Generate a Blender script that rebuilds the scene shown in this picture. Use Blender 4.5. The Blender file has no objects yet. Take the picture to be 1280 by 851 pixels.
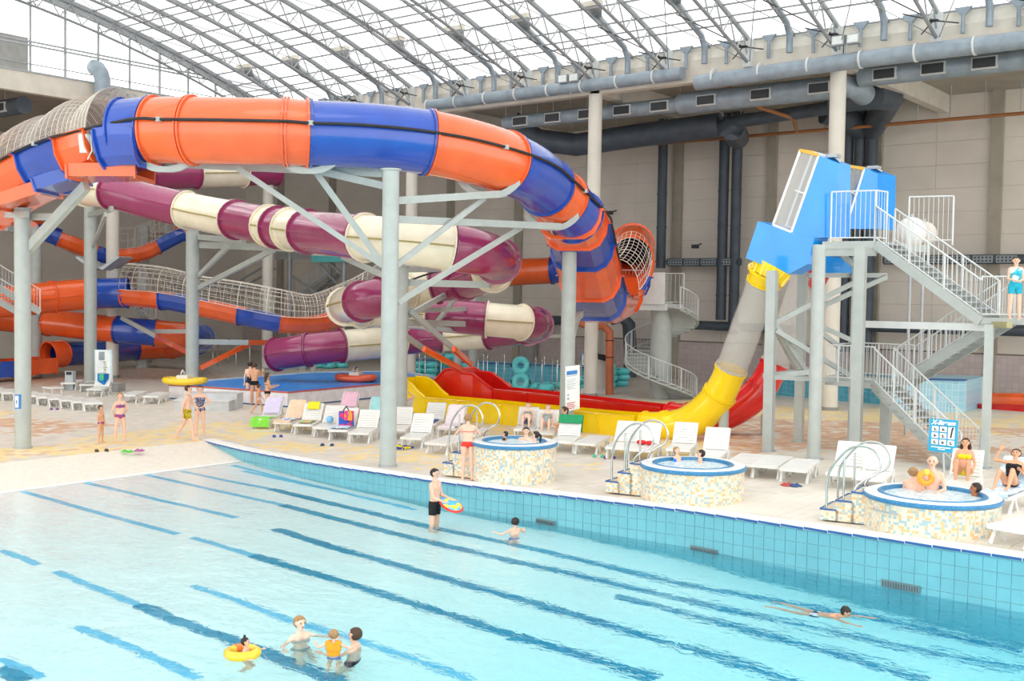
import bpy, math, random
import numpy as np
from mathutils import Vector, Matrix
random.seed(7)
C=bpy.data.collections.new('scene'); bpy.context.scene.collection.children.link(C)
sc=bpy.context.scene
# ---------------------------------------------------------------- camera, sky, light, exposure
F,PITCH,ROLL,YAW,CH=1395.6,.0400,.01544,-.667,4.83
_cp,_sp=math.cos(PITCH),math.sin(PITCH)
FWD=Vector((math.sin(YAW)*_cp,math.cos(YAW)*_cp,-_sp)); _rt=Vector((math.cos(YAW),-math.sin(YAW),0)); _up=_rt.cross(FWD)
RT=_rt*math.cos(ROLL)+_up*math.sin(ROLL); UP=-_rt*math.sin(ROLL)+_up*math.cos(ROLL)
CAM=Vector((0,0,CH))
cd=bpy.data.cameras.new('camera'); cam=bpy.data.objects.new('camera',cd); C.objects.link(cam); sc.camera=cam
cd.sensor_width=36; cd.lens=F/1280*36; cd.clip_start=.1; cd.clip_end=500
m=Matrix((RT,UP,-FWD)).transposed().to_4x4(); m.translation=CAM; cam.matrix_world=m
w=bpy.data.worlds.new('sky'); sc.world=w; w.use_nodes=True
bg=w.node_tree.nodes['Background']; bg.inputs[0].default_value=(1,.985,.96,1); bg.inputs[1].default_value=2.1
sc.view_settings.view_transform='Standard'; sc.view_settings.look='None'; sc.view_settings.gamma=1
sc.view_settings.exposure=.32; sc.view_settings.use_curve_mapping=False
sun=bpy.data.lights.new('sun','SUN'); sun.energy=.35; sun.angle=math.radians(25); sun.color=(1,.97,.92)
so=bpy.data.objects.new('sun',sun); C.objects.link(so); so.rotation_euler=(math.radians(28),math.radians(12),math.radians(20)); so.location=(-20,10,30)
# ---------------------------------------------------------------- measuring helpers (camera solved from the building's lines)
def ray(x,y): return FWD+RT*((x-640)/F)-UP*((y-425.5)/F)
def zd(X): return min(max(.026*(X+27.4),0.),.56)          # the deck rises gently along the pool
def P(x,y,z=None,dz=0.):
    r=ray(x,y)
    if z is None:
        z=0
        for _ in range(12): z=zd((CAM+r*((z-CH)/r.z)).x)
    return CAM+r*((z+dz-CH)/r.z)
def D(x,y,d): return CAM+ray(x,y)*d
def AY(x,y,Y): r=ray(x,y); return CAM+r*(Y/r.y)
def AX(x,y,X): r=ray(x,y); return CAM+r*(X/r.x)
def dep(p): return (Vector(p)-CAM).dot(FWD)
def ztop(p,y):                                            # height over p of pixel row y
    d=dep(p); return p[2]+(pix(p)[1]-y)*d/F
def pix(p):
    q=Vector(p)-CAM; z=q.dot(FWD); return 640+F*q.dot(RT)/z, 425.5-F*q.dot(UP)/z
def lin(c): return c/12.92 if c<=.04045 else ((c+.055)/1.055)**2.4
def rgb(h):
    h=h.lstrip('#'); return tuple(lin(int(h[i:i+2],16)/255) for i in (0,2,4))+(1,)
# ---------------------------------------------------------------- materials
M={}
class NT:
    def __init__(s,name):
        s.m=bpy.data.materials.new(name); s.m.use_nodes=True; s.t=s.m.node_tree; s.b=s.t.nodes['Principled BSDF']; s.out=s.t.nodes['Material Output']
    def n(s,typ,ins=None,**kw):
        o=s.t.nodes.new('ShaderNode'+typ)
        for k,v in kw.items(): setattr(o,k,v)
        for k,v in (ins or {}).items():
            if hasattr(v,'links'): s.t.links.new(v,o.inputs[k])
            else: o.inputs[k].default_value=v
        return o
    def ma(s,op,a,b=0.,c=None):
        i={0:a,1:b}
        if c is not None: i[2]=c
        return s.n('Math',i,operation=op).outputs[0]
    def mix(s,f,a,b):
        o=s.t.nodes.new('ShaderNodeMix'); o.data_type='RGBA'
        for k,v in ((0,f),(6,a),(7,b)):
            if hasattr(v,'links'): s.t.links.new(v,o.inputs[k])
            else: o.inputs[k].default_value=v
        return o.outputs[2]
    def l(s,a,b): s.t.links.new(a,b)
def mat(name,col,rough=.5,metal=0.,var=.06,scale=3.,bump=0.,bscale=40.,spec=.5,coat=0.):
    if name in M: return M[name]
    a=NT(name); b=a.b; col=rgb(col) if isinstance(col,str) else col
    pos=a.n('NewGeometry').outputs['Position']
    nz=a.n('TexNoise',{'Vector':pos,'Scale':scale,'Detail':4.}).outputs['Fac']
    f=a.n('MapRange',{0:nz,1:.3,2:.7,3:0.,4:1.}).outputs[0]
    dk=tuple(c*(1-var*2) for c in col[:3])+(1,); lt=tuple(min(1,c*(1+var)) for c in col[:3])+(1,)
    a.l(a.mix(f,dk,lt),b.inputs['Base Color'])
    b.inputs['Roughness'].default_value=rough; b.inputs['Metallic'].default_value=metal; b.inputs['Specular IOR Level'].default_value=spec
    b.inputs['Coat Weight'].default_value=coat
    if bump:
        bn=a.n('TexNoise',{'Vector':pos,'Scale':bscale,'Detail':3.}).outputs['Fac']
        a.l(a.n('Bump',{'Strength':bump,'Distance':.01,'Height':bn}).outputs[0],b.inputs['Normal'])
    M[name]=a.m; return a.m
def glossy(name,col,rough=.22): return mat(name,col,rough,0,.05,1.5,.03,6.,.5,.6)
orange=glossy('orange_fibreglass','#f0642c'); blue=glossy('blue_fibreglass','#1c4cb0'); purple=glossy('purple_fibreglass','#963362')
cream=glossy('cream_fibreglass','#ece4cd'); yellow=glossy('yellow_fibreglass','#ffd800'); red=glossy('red_fibreglass','#de1c16'); sky_blue=glossy('bright_blue_plastic','#0a90e6')
steel=mat('pale_steel','#aeb5b2',.45,.0,.04); galv=mat('galvanised','#aeb4b8',.45,.3); chrome=mat('chrome','#c8c8c4',.2,.9,.02)
white_pl=mat('white_plastic','#e3e4e1',.35,0,.02); white_paint=mat('white_paint','#d2d6d6',.5,0,.03); truss_m=mat('roof_steel','#8d9297',.5,0,.04)
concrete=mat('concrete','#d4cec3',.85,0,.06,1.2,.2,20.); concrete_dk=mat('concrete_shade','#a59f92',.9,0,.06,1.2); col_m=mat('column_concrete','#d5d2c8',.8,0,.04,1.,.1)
duct=mat('blue_grey_duct','#93a1ad',.45,.2,.1,2.); duct_dk=mat('dark_duct','#4b5560',.55,.1,.1,2.); copper=mat('brown_pipe','#a06a40',.5,.1); terracotta=mat('salmon_pipe','#c8714c',.5)
black=mat('black_rubber','#1d1e22',.5); dark=mat('dark_metal','#3c3f44',.5,.3); rope=mat('net_rope','#d8d2c6',.8); teal=glossy('teal_vinyl','#62dbe0',.35)
grey_panel=mat('grey_panel','#9b9c9a',.7); brown_wood=mat('brown_fabric','#9a6f4b',.8); gold_line=mat('seam','#a2935c',.6)
skins=[mat('skin_fair','#e8bca4',.55,0,.04,8.),mat('skin_tan','#d8a482',.55,0,.04,8.),mat('skin_light','#efcab4',.55,0,.04,8.),mat('skin_dark','#a86a45',.55,0,.04,8.)]
hair_br=mat('hair_brown','#4a3222',.6,0,.2,60.); hair_dk=mat('hair_dark','#241a16',.6,0,.2,60.); hair_bl=mat('hair_blond','#a98257',.6,0,.2,60.)
lipm=mat('lip','#a8514a',.5)
def cloth(name,col,col2=None,sc_=30.):
    if name in M: return M[name]
    if not col2: return mat(name,col,.85,0,.06,10.,.2,200.)
    a=NT(name); pos=a.n('NewGeometry').outputs['Position']
    v=a.n('TexVoronoi',{'Vector':pos,'Scale':sc_}).outputs['Color']; s=a.n('SeparateColor',{0:v}).outputs[0]
    a.l(a.mix(a.ma('GREATER_THAN',s,.5),rgb(col),rgb(col2)),a.b.inputs['Base Color']); a.b.inputs['Roughness'].default_value=.85
    M[name]=a.m; return a.m
# ---------------------------------------------------------------- mesh builder
W={}
class B:
    def __init__(s): s.v=[]; s.f=[]
    def add(s,v,f): o=len(s.v); s.v+=[tuple(p) for p in v]; s.f+=[tuple(i+o for i in q) for q in f]; return s
    def box(s,c,sz,rz=0.,R=None):
        a,b,d=sz[0]/2,sz[1]/2,sz[2]/2; R=R or Matrix.Rotation(rz,3,'Z'); c=Vector(c)
        return s.add([c+R@Vector((x*a,y*b,z*d)) for z in(-1,1) for y in(-1,1) for x in(-1,1)],[(0,2,3,1),(4,5,7,6),(0,1,5,4),(2,6,7,3),(0,4,6,2),(1,3,7,5)])
    def bar(s,p,q,w_,h,up=(0,0,1)):
        p,q=Vector(p),Vector(q); a=(q-p); L=a.length; a=a/L; up=Vector(up)
        if abs(a.dot(up))>.99: up=Vector((1,0,0))
        sd=a.cross(up).normalized(); u=sd.cross(a)
        return s.add([p+a*(L*k)+sd*(x*w_/2)+u*(z*h/2) for k in(0,1) for z in(-1,1) for x in(-1,1)],[(0,1,3,2),(4,6,7,5),(0,4,5,1),(2,3,7,6),(0,2,6,4),(1,5,7,3)])
    def tube(s,pts,r,n=8,cap=True,closed=False):
        pts=[Vector(p) for p in pts]; N=len(pts); rs=r if isinstance(r,(list,tuple)) else [r]*N
        prev=None; rings=[]
        for i,p in enumerate(pts):
            if closed: t=(pts[(i+1)%N]-pts[i-1])
            else: t=pts[min(i+1,N-1)]-pts[max(i-1,0)]
            t=t.normalized()
            if prev is None:
                a=Vector((0,0,1)) if abs(t.z)<.9 else Vector((1,0,0)); u=t.cross(a).normalized()
            else: u=(prev-t*prev.dot(t)).normalized()
            prev=u; v=t.cross(u); rings.append([p+(u*math.cos(2*math.pi*k/n)+v*math.sin(2*math.pi*k/n))*rs[i] for k in range(n)])
        vs=[q for R_ in rings for q in R_]; fs=[]
        for i in range(N if closed else N-1):
            j=(i+1)%N
            for k in range(n): fs.append((i*n+k,j*n+k,j*n+(k+1)%n,i*n+(k+1)%n)[::-1])
        if cap and not closed: fs+=[tuple(range(n)),tuple(range((N-1)*n,N*n))[::-1]]
        return s.add(vs,fs)
    def cyl(s,p,q,r,r2=None,n=12,cap=True): return s.tube([p,q],[r,r if r2 is None else r2],n,cap)
    def lathe(s,prof,c=(0,0,0),n=24,a0=0.,a1=2*math.pi):
        c=Vector(c); full=abs(a1-a0-2*math.pi)<1e-6; m_=n if full else n+1
        vs=[c+Vector((r*math.cos(a0+(a1-a0)*k/n),r*math.sin(a0+(a1-a0)*k/n),z)) for r,z in prof for k in range(m_)]; fs=[]
        for i in range(len(prof)-1):
            for k in range(n):
                j=(k+1)%m_; fs.append((i*m_+k,i*m_+j,(i+1)*m_+j,(i+1)*m_+k))
        return s.add(vs,fs)
    def ell(s,c,r,R=None,n=12,m_=8):
        R=R or Matrix.Identity(3); c=Vector(c); vs=[]; fs=[]
        for i in range(1,m_):
            t=math.pi*i/m_
            for k in range(n): vs.append(c+R@Vector((r[0]*math.sin(t)*math.cos(2*math.pi*k/n),r[1]*math.sin(t)*math.sin(2*math.pi*k/n),-r[2]*math.cos(t))))
        b=len(vs); vs+=[c+R@Vector((0,0,-r[2])),c+R@Vector((0,0,r[2]))]
        for i in range(m_-2):
            for k in range(n): fs.append((i*n+k,i*n+(k+1)%n,(i+1)*n+(k+1)%n,(i+1)*n+k))
        for k in range(n): fs.append((b,(k+1)%n,k)); fs.append((b+1,(m_-2)*n+k,(m_-2)*n+(k+1)%n))
        return s.add(vs,fs)
    def cap2(s,p,q,r0,r1,n=10):
        p,q=Vector(p),Vector(q); a=(q-p).normalized()
        return s.tube([p-a*r0,p-a*r0*.6,p,q,q+a*r1*.6,q+a*r1],[r0*.1,r0*.8,r0,r1,r1*.8,r1*.1],n)
    def prism(s,poly,off):
        off=Vector(off); n=len(poly); vs=[Vector(p) for p in poly]; vs+=[p+off for p in vs]
        return s.add(vs,[tuple(range(n))[::-1],tuple(range(n,2*n))]+[(i,(i+1)%n,(i+1)%n+n,i+n) for i in range(n)])
    def poly(s,pts): return s.add(pts,[tuple(range(len(pts)))])
    def build(s,name,m_=None,parent=None,smooth=False,origin=None,fix=True):
        if origin is None: origin=W[parent.name] if parent else Vector((0,0,0))
        me=bpy.data.meshes.new(name); o_=Vector(origin); a=np.array(s.v,dtype=float)-np.array(o_)
        me.from_pydata(a.tolist(),[],s.f)
        if m_:
            for x in (m_ if isinstance(m_,(list,tuple)) else [m_]): me.materials.append(x)
        if fix:
            import bmesh
            bm=bmesh.new(); bm.from_mesh(me); bmesh.ops.recalc_face_normals(bm,faces=bm.faces); bm.to_mesh(me); bm.free()
        if smooth:
            me.polygons.foreach_set('use_smooth',[True]*len(me.polygons))
            try: me.set_sharp_from_angle(angle=math.radians(40))
            except Exception: pass
        o=bpy.data.objects.new(name,me); C.objects.link(o)
        if parent: o.parent=parent
        else: o.location=o_
        W[o.name]=o_; return o
def tag(o,label=None,cat=None,group=None,kind=None):
    for k,v in (('label',label),('category',cat),('group',group),('kind',kind)):
        if v: o[k]=v
    return o
def thing(name,label,cat,loc,group=None,kind=None):
    o=bpy.data.objects.new(name,None); C.objects.link(o); o.location=loc; o.empty_display_size=.2; W[o.name]=Vector(loc)
    return tag(o,label,cat,group,kind)
def dup(src,parent,loc=None,rz=None):                     # copy of one mesh part, sharing its data
    o=src.copy(); C.objects.link(o); o.parent=parent; 
    if loc is not None: o.location=loc
    if rz is not None: o.rotation_euler=(0,0,rz)
    W[o.name]=Vector((0,0,0)); return o
def copy_tree(o,parent=None):
    c=o.copy(); C.objects.link(c); c.parent=parent; W[c.name]=Vector((0,0,0))
    for ch in o.children: copy_tree(ch,c)
    return c
def place(proto,loc,rz,label,group=None,first=[]):
    if proto.name in first: o=copy_tree(proto)
    else: first.append(proto.name); o=proto
    o.location=loc; o.rotation_euler=(0,0,rz); o['label']=label
    if group: o['group']=group
    return o
def cr(pts,n):                                            # Catmull-Rom through pts (tuples of any length), n steps per span
    pts=[np.array(p,float) for p in pts]; e=[2*pts[0]-pts[1]]+pts+[2*pts[-1]-pts[-2]]; out=[]
    for i in range(1,len(e)-2):
        for k in range(n):
            t=k/n; a,b,c,d=e[i-1:i+3]
            out.append(.5*(2*b+(c-a)*t+(2*a-5*b+4*c-d)*t*t+(3*b-a-3*c+d)*t**3))
    out.append(pts[-1]); return out
# ================================================================ THE SETTING
# --- tiled deck material: grid of 0.3 m tiles, colour zones of yellow and terracotta tiles
a=NT('deck_tiles'); pos=a.n('NewGeometry').outputs['Position']
sn=a.n('VectorMath',{0:pos,1:(.3,.3,50.)},operation='SNAP').outputs[0]
wn=a.n('TexWhiteNoise',{'Vector':sn},noise_dimensions='3D').outputs['Value']
wn2=a.n('TexWhiteNoise',{'Vector':a.n('VectorMath',{0:sn,1:(9.,3.,0)},operation='ADD').outputs[0]},noise_dimensions='3D').outputs['Value']
xyz=a.n('SeparateXYZ',{0:pos}); X_,Y_=xyz.outputs[0],xyz.outputs[1]
nz=a.n('TexNoise',{'Vector':sn,'Scale':.35,'Detail':2.}).outputs['Fac']
nzo=a.ma('MULTIPLY',a.ma('SUBTRACT',nz,.5),9.)
Xn=a.ma('ADD',X_,nzo); Yn=a.ma('ADD',Y_,nzo)
def zone(x0,x1,y0,y1,s=.6):
    def e(v,lo,hi):
        u=a.n('MapRange',{0:v,1:lo-s,2:lo+s,3:0.,4:1.}).outputs[0]; d_=a.n('MapRange',{0:v,1:hi-s,2:hi+s,3:1.,4:0.}).outputs[0]; return a.ma('MULTIPLY',u,d_)
    return a.ma('MULTIPLY',e(Xn,x0,x1),e(Yn,y0,y1))
def mx(*z):
    r=z[0]
    for k in z[1:]: r=a.ma('MAXIMUM',r,k)
    return r
yz=mx(zone(-33.2,-30.2,-30,30,.5),zone(-28,-18,22.7,24.2,.4),zone(-27,-6,41,46),zone(-50,-40,20.,22,.5),zone(-26,-15,28,31.5,.4))
bz=mx(zone(-52,-36,6,21.5),zone(-22.5,-9,31.5,41.5),zone(-32.4,-30.8,-20,19,.3),zone(-70,-52,20,40))
base=a.mix(wn,rgb('#d4cec2'),rgb('#e4ded4'))
c1=a.mix(wn2,rgb('#f2d68c'),rgb('#f4e6c0'))
c2=a.mix(wn2,rgb('#c99c7c'),rgb('#e3c3a6'))
col=a.mix(a.ma('LESS_THAN',wn,a.ma('MULTIPLY',bz,.85)),base,c2)
col=a.mix(a.ma('LESS_THAN',wn2,a.ma('MULTIPLY',yz,.75)),col,c1)
dirt=a.n('TexNoise',{'Vector':pos,'Scale':.5,'Detail':6.}).outputs['Fac']
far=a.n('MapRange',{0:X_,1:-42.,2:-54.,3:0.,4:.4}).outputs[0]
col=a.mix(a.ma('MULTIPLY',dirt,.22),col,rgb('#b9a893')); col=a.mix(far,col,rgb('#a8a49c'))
def joint(nt,v,p_,w_):
    fr=nt.ma('FRACT',nt.ma('DIVIDE',v,p_)); return nt.ma('LESS_THAN',fr,w_/p_)
jn=a.ma('MAXIMUM',joint(a,X_,.3,.012),joint(a,Y_,.3,.012))
col=a.mix(a.ma('MULTIPLY',jn,.45),col,rgb('#a39b8e'))
a.l(col,a.b.inputs['Base Color']); a.b.inputs['Roughness'].default_value=.45
a.l(a.n('Bump',{'Strength':.3,'Distance':.004,'Height':a.ma('SUBTRACT',1.,jn)}).outputs[0],a.b.inputs['Normal'])
M['deck']=a.m
def tilegrid(name,c0,c1,jc,px,pz,jw=.01,axis=0,rough=.3,jf=.7):
    a=NT(name); pos=a.n('NewGeometry').outputs['Position']; s=a.n('SeparateXYZ',{0:pos})
    u=s.outputs[axis]; v=s.outputs[2] if axis<2 else s.outputs[1]
    if axis==2: u=s.outputs[0]
    sn=a.n('VectorMath',{0:pos,1:(px,px if axis==1 or axis==2 else 99.,pz if axis<2 else 99.)},operation='SNAP').outputs[0]
    wn=a.n('TexWhiteNoise',{'Vector':sn},noise_dimensions='3D').outputs['Value']
    j=a.ma('MAXIMUM',joint(a,u,px,jw),joint(a,v,pz,jw))
    a.l(a.mix(a.ma('MULTIPLY',j,jf),a.mix(wn,rgb(c0),rgb(c1)),rgb(jc)),a.b.inputs['Base Color']); a.b.inputs['Roughness'].default_value=rough
    M[name]=a.m; return a.m
dado_m=tilegrid('pinkish_dado_tiles','#b3a6a4','#beb2b0','#8d8380',.3,.3,.012)
bluetile=tilegrid('teal_pool_tiles','#3f94ad','#58a8bd','#a6cdd6',.25,.25,.012)
palebluetile=tilegrid('pale_blue_tiles','#8cc4dc','#a2d2e4','#dfeef2',.25,.25,.012)
beach_m=tilegrid('beach_tiles','#e0d9cc','#e9e3d7','#c6bdae',.12,.12,.008,2,.4,.5)
poolfloor_m=tilegrid('pool_floor_tiles','#f8faf8','#fdfdfb','#dfe8e6',.12,.25,.008,2,.4,.35)
stripe_lt=tilegrid('light_blue_lane_tiles','#66bfe6','#7accee','#b0def0',.12,.25,.008,2,.4,.4)
stripe_dk=tilegrid('dark_blue_lane_tiles','#0787ae','#1299bd','#46b0c8',.12,.25,.008,2,.4,.4)
pooltile_m=mat('pool_wall_tile','#72b6c4',.25,0,.05,1.5); grout=mat('grout','#9accd6',.8); coping=mat('white_coping','#eef0ef',.5,0,.03); navy=mat('navy_tile','#2c5c9c',.3)
# --- rim of the pool: measured points, upper outline of the long wall
rimpx=[(255,550),(268,553.5),(283,557),(306,562.5),(340,569),(380,576),(420,582.5),(480,591),(543,600.5),(620,610),(700,618.5),(775,627.5),(850,636),(955,651),(1062,666),(1170,681),(1280,697)]
rim=[P(x,y) for x,y in rimpx]
for X in (-1.5,2,6,10,14): rim.append(Vector((X,rim[16].y-.06*(X-rim[16].x)/1.5*1.0,zd(X))))
WZ=-.37                                                   # water level
BX=-27.45; TX=-30.0                                       # where the water begins / where the beach leaves the deck
def floorz(X): return WZ-.045*max(0,X-BX)-.05*max(0,X+15) if X>BX else WZ*(1-(BX-X)/(BX-TX)) if X>TX else 0.
YN=-22.
ys=[22.2]
def rimY(X):
    for i in range(len(rim)-1):
        if rim[i].x<=X<=rim[i+1].x: t=(X-rim[i].x)/(rim[i+1].x-rim[i].x); return rim[i].y+t*(rim[i+1].y-rim[i].y)
    return rim[0].y if X<rim[0].x else rim[-1].y
# deck: behind the wall (strips in X so that it follows the gentle rise) and to the left of the beach
b=B(); xs=[-30.1,-29,-28.2,-27.4]+[-26+2*i for i in range(10)]+[-6.5,-5.8,-4,-2,0,3,6,10,14]
xs=sorted(set([v for v in xs]+[v.x for v in rim if v.x>-30.1]))
for x0,x1 in zip(xs,xs[1:]):
    ya,yb=(rimY(x0),rimY(x1))
    b.poly([(x0,ya,zd(x0)),(x1,yb,zd(x1)),(x1,62,zd(x1)),(x0,62,zd(x0))])
b.poly([(-75,YN-10,0),(-30.1,YN-10,0),(-30.1,62,0),(-75,62,0)])
b.poly([(-30.1,YN-10,0),(TX,YN-10,0),(TX,rimY(TX),0),(-30.1,rim[0].y,0)])
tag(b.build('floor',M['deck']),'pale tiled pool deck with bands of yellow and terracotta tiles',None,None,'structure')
b=B(); n=6
for i in range(n):
    x0=TX+(BX-TX)*i/n; x1=TX+(BX-TX)*(i+1)/n; b.poly([(x0,YN,floorz(x0)),(x1,YN,floorz(x1)),(x1,rimY(x1),floorz(x1)),(x0,rimY(x0),floorz(x0))])
tag(b.build('beach_entry',beach_m),'sloping pale tiled beach entry of the pool',None,None,'structure')
b=B(); xs2=[BX,-25,-22,-19,-17,-15,-12,-9,-6,-3,0,4,14]
xs2=sorted(set(xs2+[v.x for v in rim if v.x>BX]))
for x0,x1 in zip(xs2,xs2[1:]): b.poly([(x0,YN,floorz(x0)),(x1,YN,floorz(x1)),(x1,rimY(x1),floorz(x1)),(x0,rimY(x0),floorz(x0))])
pf=b.build('pool_floor',poolfloor_m); tag(pf,'white tiled pool floor under water',None,None,'structure')
# white band at the water's edge
b=B(); b.box((BX-.12,(YN+rimY(BX))/2,WZ+.01+.008),(.26,rimY(BX)-YN,.02)); tag(b.build('trim_1',coping),'white tile line where the water begins',None,None,'structure')
# lane stripes on the sloping floor, found through the water's refraction
def under(x,y):
    r=ray(x,y).normalized(); p=CAM+r*((WZ-CH)/r.z); eta=1/1.2; c=-r.z; k=1-eta*eta*(1-c*c)
    t=r*eta+Vector((0,0,1))*(eta*c-math.sqrt(k)); q=p
    for _ in range(30):
        s=(floorz(q.x)-q.z)/t.z; q=q+t*s*.9
    return q
lanes=[([(291,581.5),(360,599),(430,616),(520,637)],[]),([(304,588.5),(360,601),(420,613.5)],[]),
 ([(227,589),(290,602),(338,611)],[(338,611),(430,633),(540,659),(700,694),(850,729),(1004,757),(1107,775),(1280,815)]),
 ([(183,593.5),(270,613),(352,631)],[(352,631),(430,651),(560,683),(700,714),(850,748),(1089,800),(1280,839)]),
 ([(108,603.5),(200,625),(295,647)],[(344,661),(430,688),(560,724),(700,764),(850,808),(970,844),(1000,853)]),
 ([(29,614.5),(130,643),(222,667.5)],[(316,694),(430,728),(620,787),(820,848)]),
 ([(240,672),(316,694)],[]),([(0,688),(25,696),(48,706)],[]),([(70,714),(120,735),(172,756)],[(172,756),(235,780),(298,803),(380,835),(430,853)]),
 ([(240,732),(300,752),(373,779),(471,808),(591,852)],[]),([(96,783),(170,812),(246,848)],[]),([(0,823),(51,848)],[(0,835),(30,852)]),
 ([],[(770,745),(850,766),(1038,814),(1158,852)])]
nl=0
for lt,dk in lanes:
    for pts,mm,wd in ((lt,stripe_lt,.2),(dk,stripe_dk,.30)):
        if len(pts)<2: continue
        q=[under(*p) for p in pts]; q=[Vector(v) for v in cr([tuple(v) for v in q],5)]
        b=B(); vs=[]
        for i,v in enumerate(q):
            t=(q[min(i+1,len(q)-1)]-q[max(i-1,0)]); s=Vector((-t.y,t.x,0)).normalized()*wd/2
            for e in (-1,1):
                u=v+s*e; vs.append((u.x,u.y,floorz(u.x)+.012)); 
        k=len(q); b.add(vs,[(2*i,2*i+1,2*i+3,2*i+2) for i in range(k-1)])
        o=b.build('lane_marking',mm,pf); nl+=1
# water body: refracting rippled surface over a faintly absorbing volume
a=NT('pool_water'); a.t.nodes.remove(a.b)
pos=a.n('NewGeometry').outputs['Position']
mp=a.n('Mapping',{'Vector':pos,'Scale':(.8,1.3,1.),'Rotation':(0,0,.5)}).outputs[0]
n1=a.n('TexNoise',{'Vector':mp,'Scale':4.5,'Detail':3.,'Distortion':.6}).outputs['Fac']
n2=a.n('TexNoise',{'Vector':mp,'Scale':.7,'Detail':2.}).outputs['Fac']
h=a.ma('ADD',a.ma('MULTIPLY',n1,.34),a.ma('MULTIPLY',n2,1.2))
bp=a.n('Bump',{'Strength':.7,'Distance':.09,'Height':h}).outputs[0]
gl=a.n('BsdfGlass',{'Color':(1,1,1,1),'Roughness':.0,'IOR':1.2,'Normal':bp})
a.l(gl.outputs[0],a.out.inputs['Surface'])
va=a.n('VolumeAbsorption',{'Color':(.05,.90,.99,1),'Density':.26})
a.l(va.outputs[0],a.out.inputs['Volume']); M['water']=a.m
b=B(); top=[(BX,YN+.02)]+[(14,YN+.02)]+[(v.x,v.y+.004) for v in reversed(rim) if v.x>BX]+[(BX,rimY(BX)+.004)]
lo=[(x,y,-5.) for x,y in top]; hi=[(x,y,WZ) for x,y in top]; n=len(top)
b.add(hi+lo,[tuple(range(n)),tuple(range(n,2*n))[::-1]]+[(i+n,(i+1)%n+n,(i+1)%n,i) for i in range(n)])
o=b.build('pool_water',M['water']); tag(o,'clear rippled water of the main pool',None,None,'structure')
# --- long pool wall: grout backing + single tiles + coping + navy line
b=B(); vs=[]
rr=[v for v in rim]
for v in rr: vs+=[(v.x,v.y+.012,-3.),(v.x,v.y+.012,v.z-.01)]
b.add(vs,[(2*i,2*i+1,2*i+3,2*i+2) for i in range(len(rr)-1)])
wallo=b.build('pool_wall',grout); tag(wallo,'long teal tiled wall of the pool',None,None,'structure')
arc=[0]
for i in range(len(rr)-1): arc.append(arc[-1]+(rr[i+1].xy-rr[i].xy).length)
def at(s):
    for i in range(len(rr)-1):
        if s<=arc[i+1] or i==len(rr)-2:
            t=(s-arc[i])/(arc[i+1]-arc[i]); return rr[i].lerp(rr[i+1],t),(rr[i+1].xy-rr[i].xy).normalized()
tw,th=.235,.245; tiles=[]
s=tw/2
while s<arc[-1]-tw:
    p,t=at(s); r_=0
    while True:
        z=p.z-.07-th/2-r_*th
        if z+th/2<floorz(p.x)-.05: break
        tiles.append((dep(p) if z+th/2>WZ-.02 and pix(p)[0]<1290 else 999,p,t,z)); r_+=1
    s+=tw
tiles.sort(key=lambda k:k[0])
tb=B(); e=.004
tb.add([(-(tw-.007)/2,0,-(th-.007)/2),((tw-.007)/2,0,-(th-.007)/2),((tw-.007)/2,0,(th-.007)/2),(-(tw-.007)/2,0,(th-.007)/2)]+[(x*((tw-.007)/2-e),-.012,z*((th-.007)/2-e)) for x,z in((-1,-1),(1,-1),(1,1),(-1,1))],[(4,5,6,7),(0,1,5,4),(1,2,6,5),(2,3,7,6),(3,0,4,7)])
tile0=None; rest=B()
for i,(k,p,t,z) in enumerate(tiles):
    rz=math.atan2(t.y,t.x)
    if i<300:
        if tile0 is None: o=tb.build('tile',pooltile_m,wallo,origin=(0,0,0)); tile0=o
        else: o=dup(tile0,wallo)
        o.location=(p.x,p.y+.01,z); o.rotation_euler=(0,0,rz)
    else:
        R=Matrix.Rotation(rz,3,'Z'); rest.add([R@Vector(v)+Vector((p.x,p.y+.01,z)) for v in tb.v],tb.f)
o=rest.build('wall_tiles',pooltile_m,wallo,fix=False); o['kind']='stuff'
b=B(); vs=[]; 
def strip(b,off0,off1,z0,z1,lo=0,hi=None):
    vs=[]; pts=rr[lo:hi]
    for i,v in enumerate(pts):
        t=(pts[min(i+1,len(pts)-1)]-pts[max(i-1,0)]); nrm=Vector((-t.y,t.x,0)).normalized()
        for o_,z in ((off0,z0),(off0,z1),(off1,z1),(off1,z0)): q=v+nrm*o_; vs.append((q.x,q.y,v.z+z))
    k=len(pts); f=[]
    for i in range(k-1):
        for j in range(4): f.append((4*i+j,4*i+(j+1)%4,4*i+4+(j+1)%4,4*i+4+j))
    b.add(vs,f+[(0,1,2,3),(4*k-1,4*k-2,4*k-3,4*k-4)])
strip(b,-.03,.32,-.05,.03); o=b.build('coping',coping,wallo)
# navy edge tiles set along the lip, each with a joint
b=B(); nb=0; s=.3; nv=None
L=[]
while s<arc[-1]-1: L.append(s); s+=.5
for s in L:
    p,t=at(s)
    if nv is None: nv=B().box((0,0,0),(.48,.012,.045)).build('edge_tile',navy,wallo,origin=(0,0,0)); o=nv
    else: o=dup(nv,wallo)
    q=p+Vector((t.y,-t.x,0))*.036; o.location=(q.x,q.y,p.z-.025); o.rotation_euler=(0,0,math.atan2(t.y,t.x))
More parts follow.
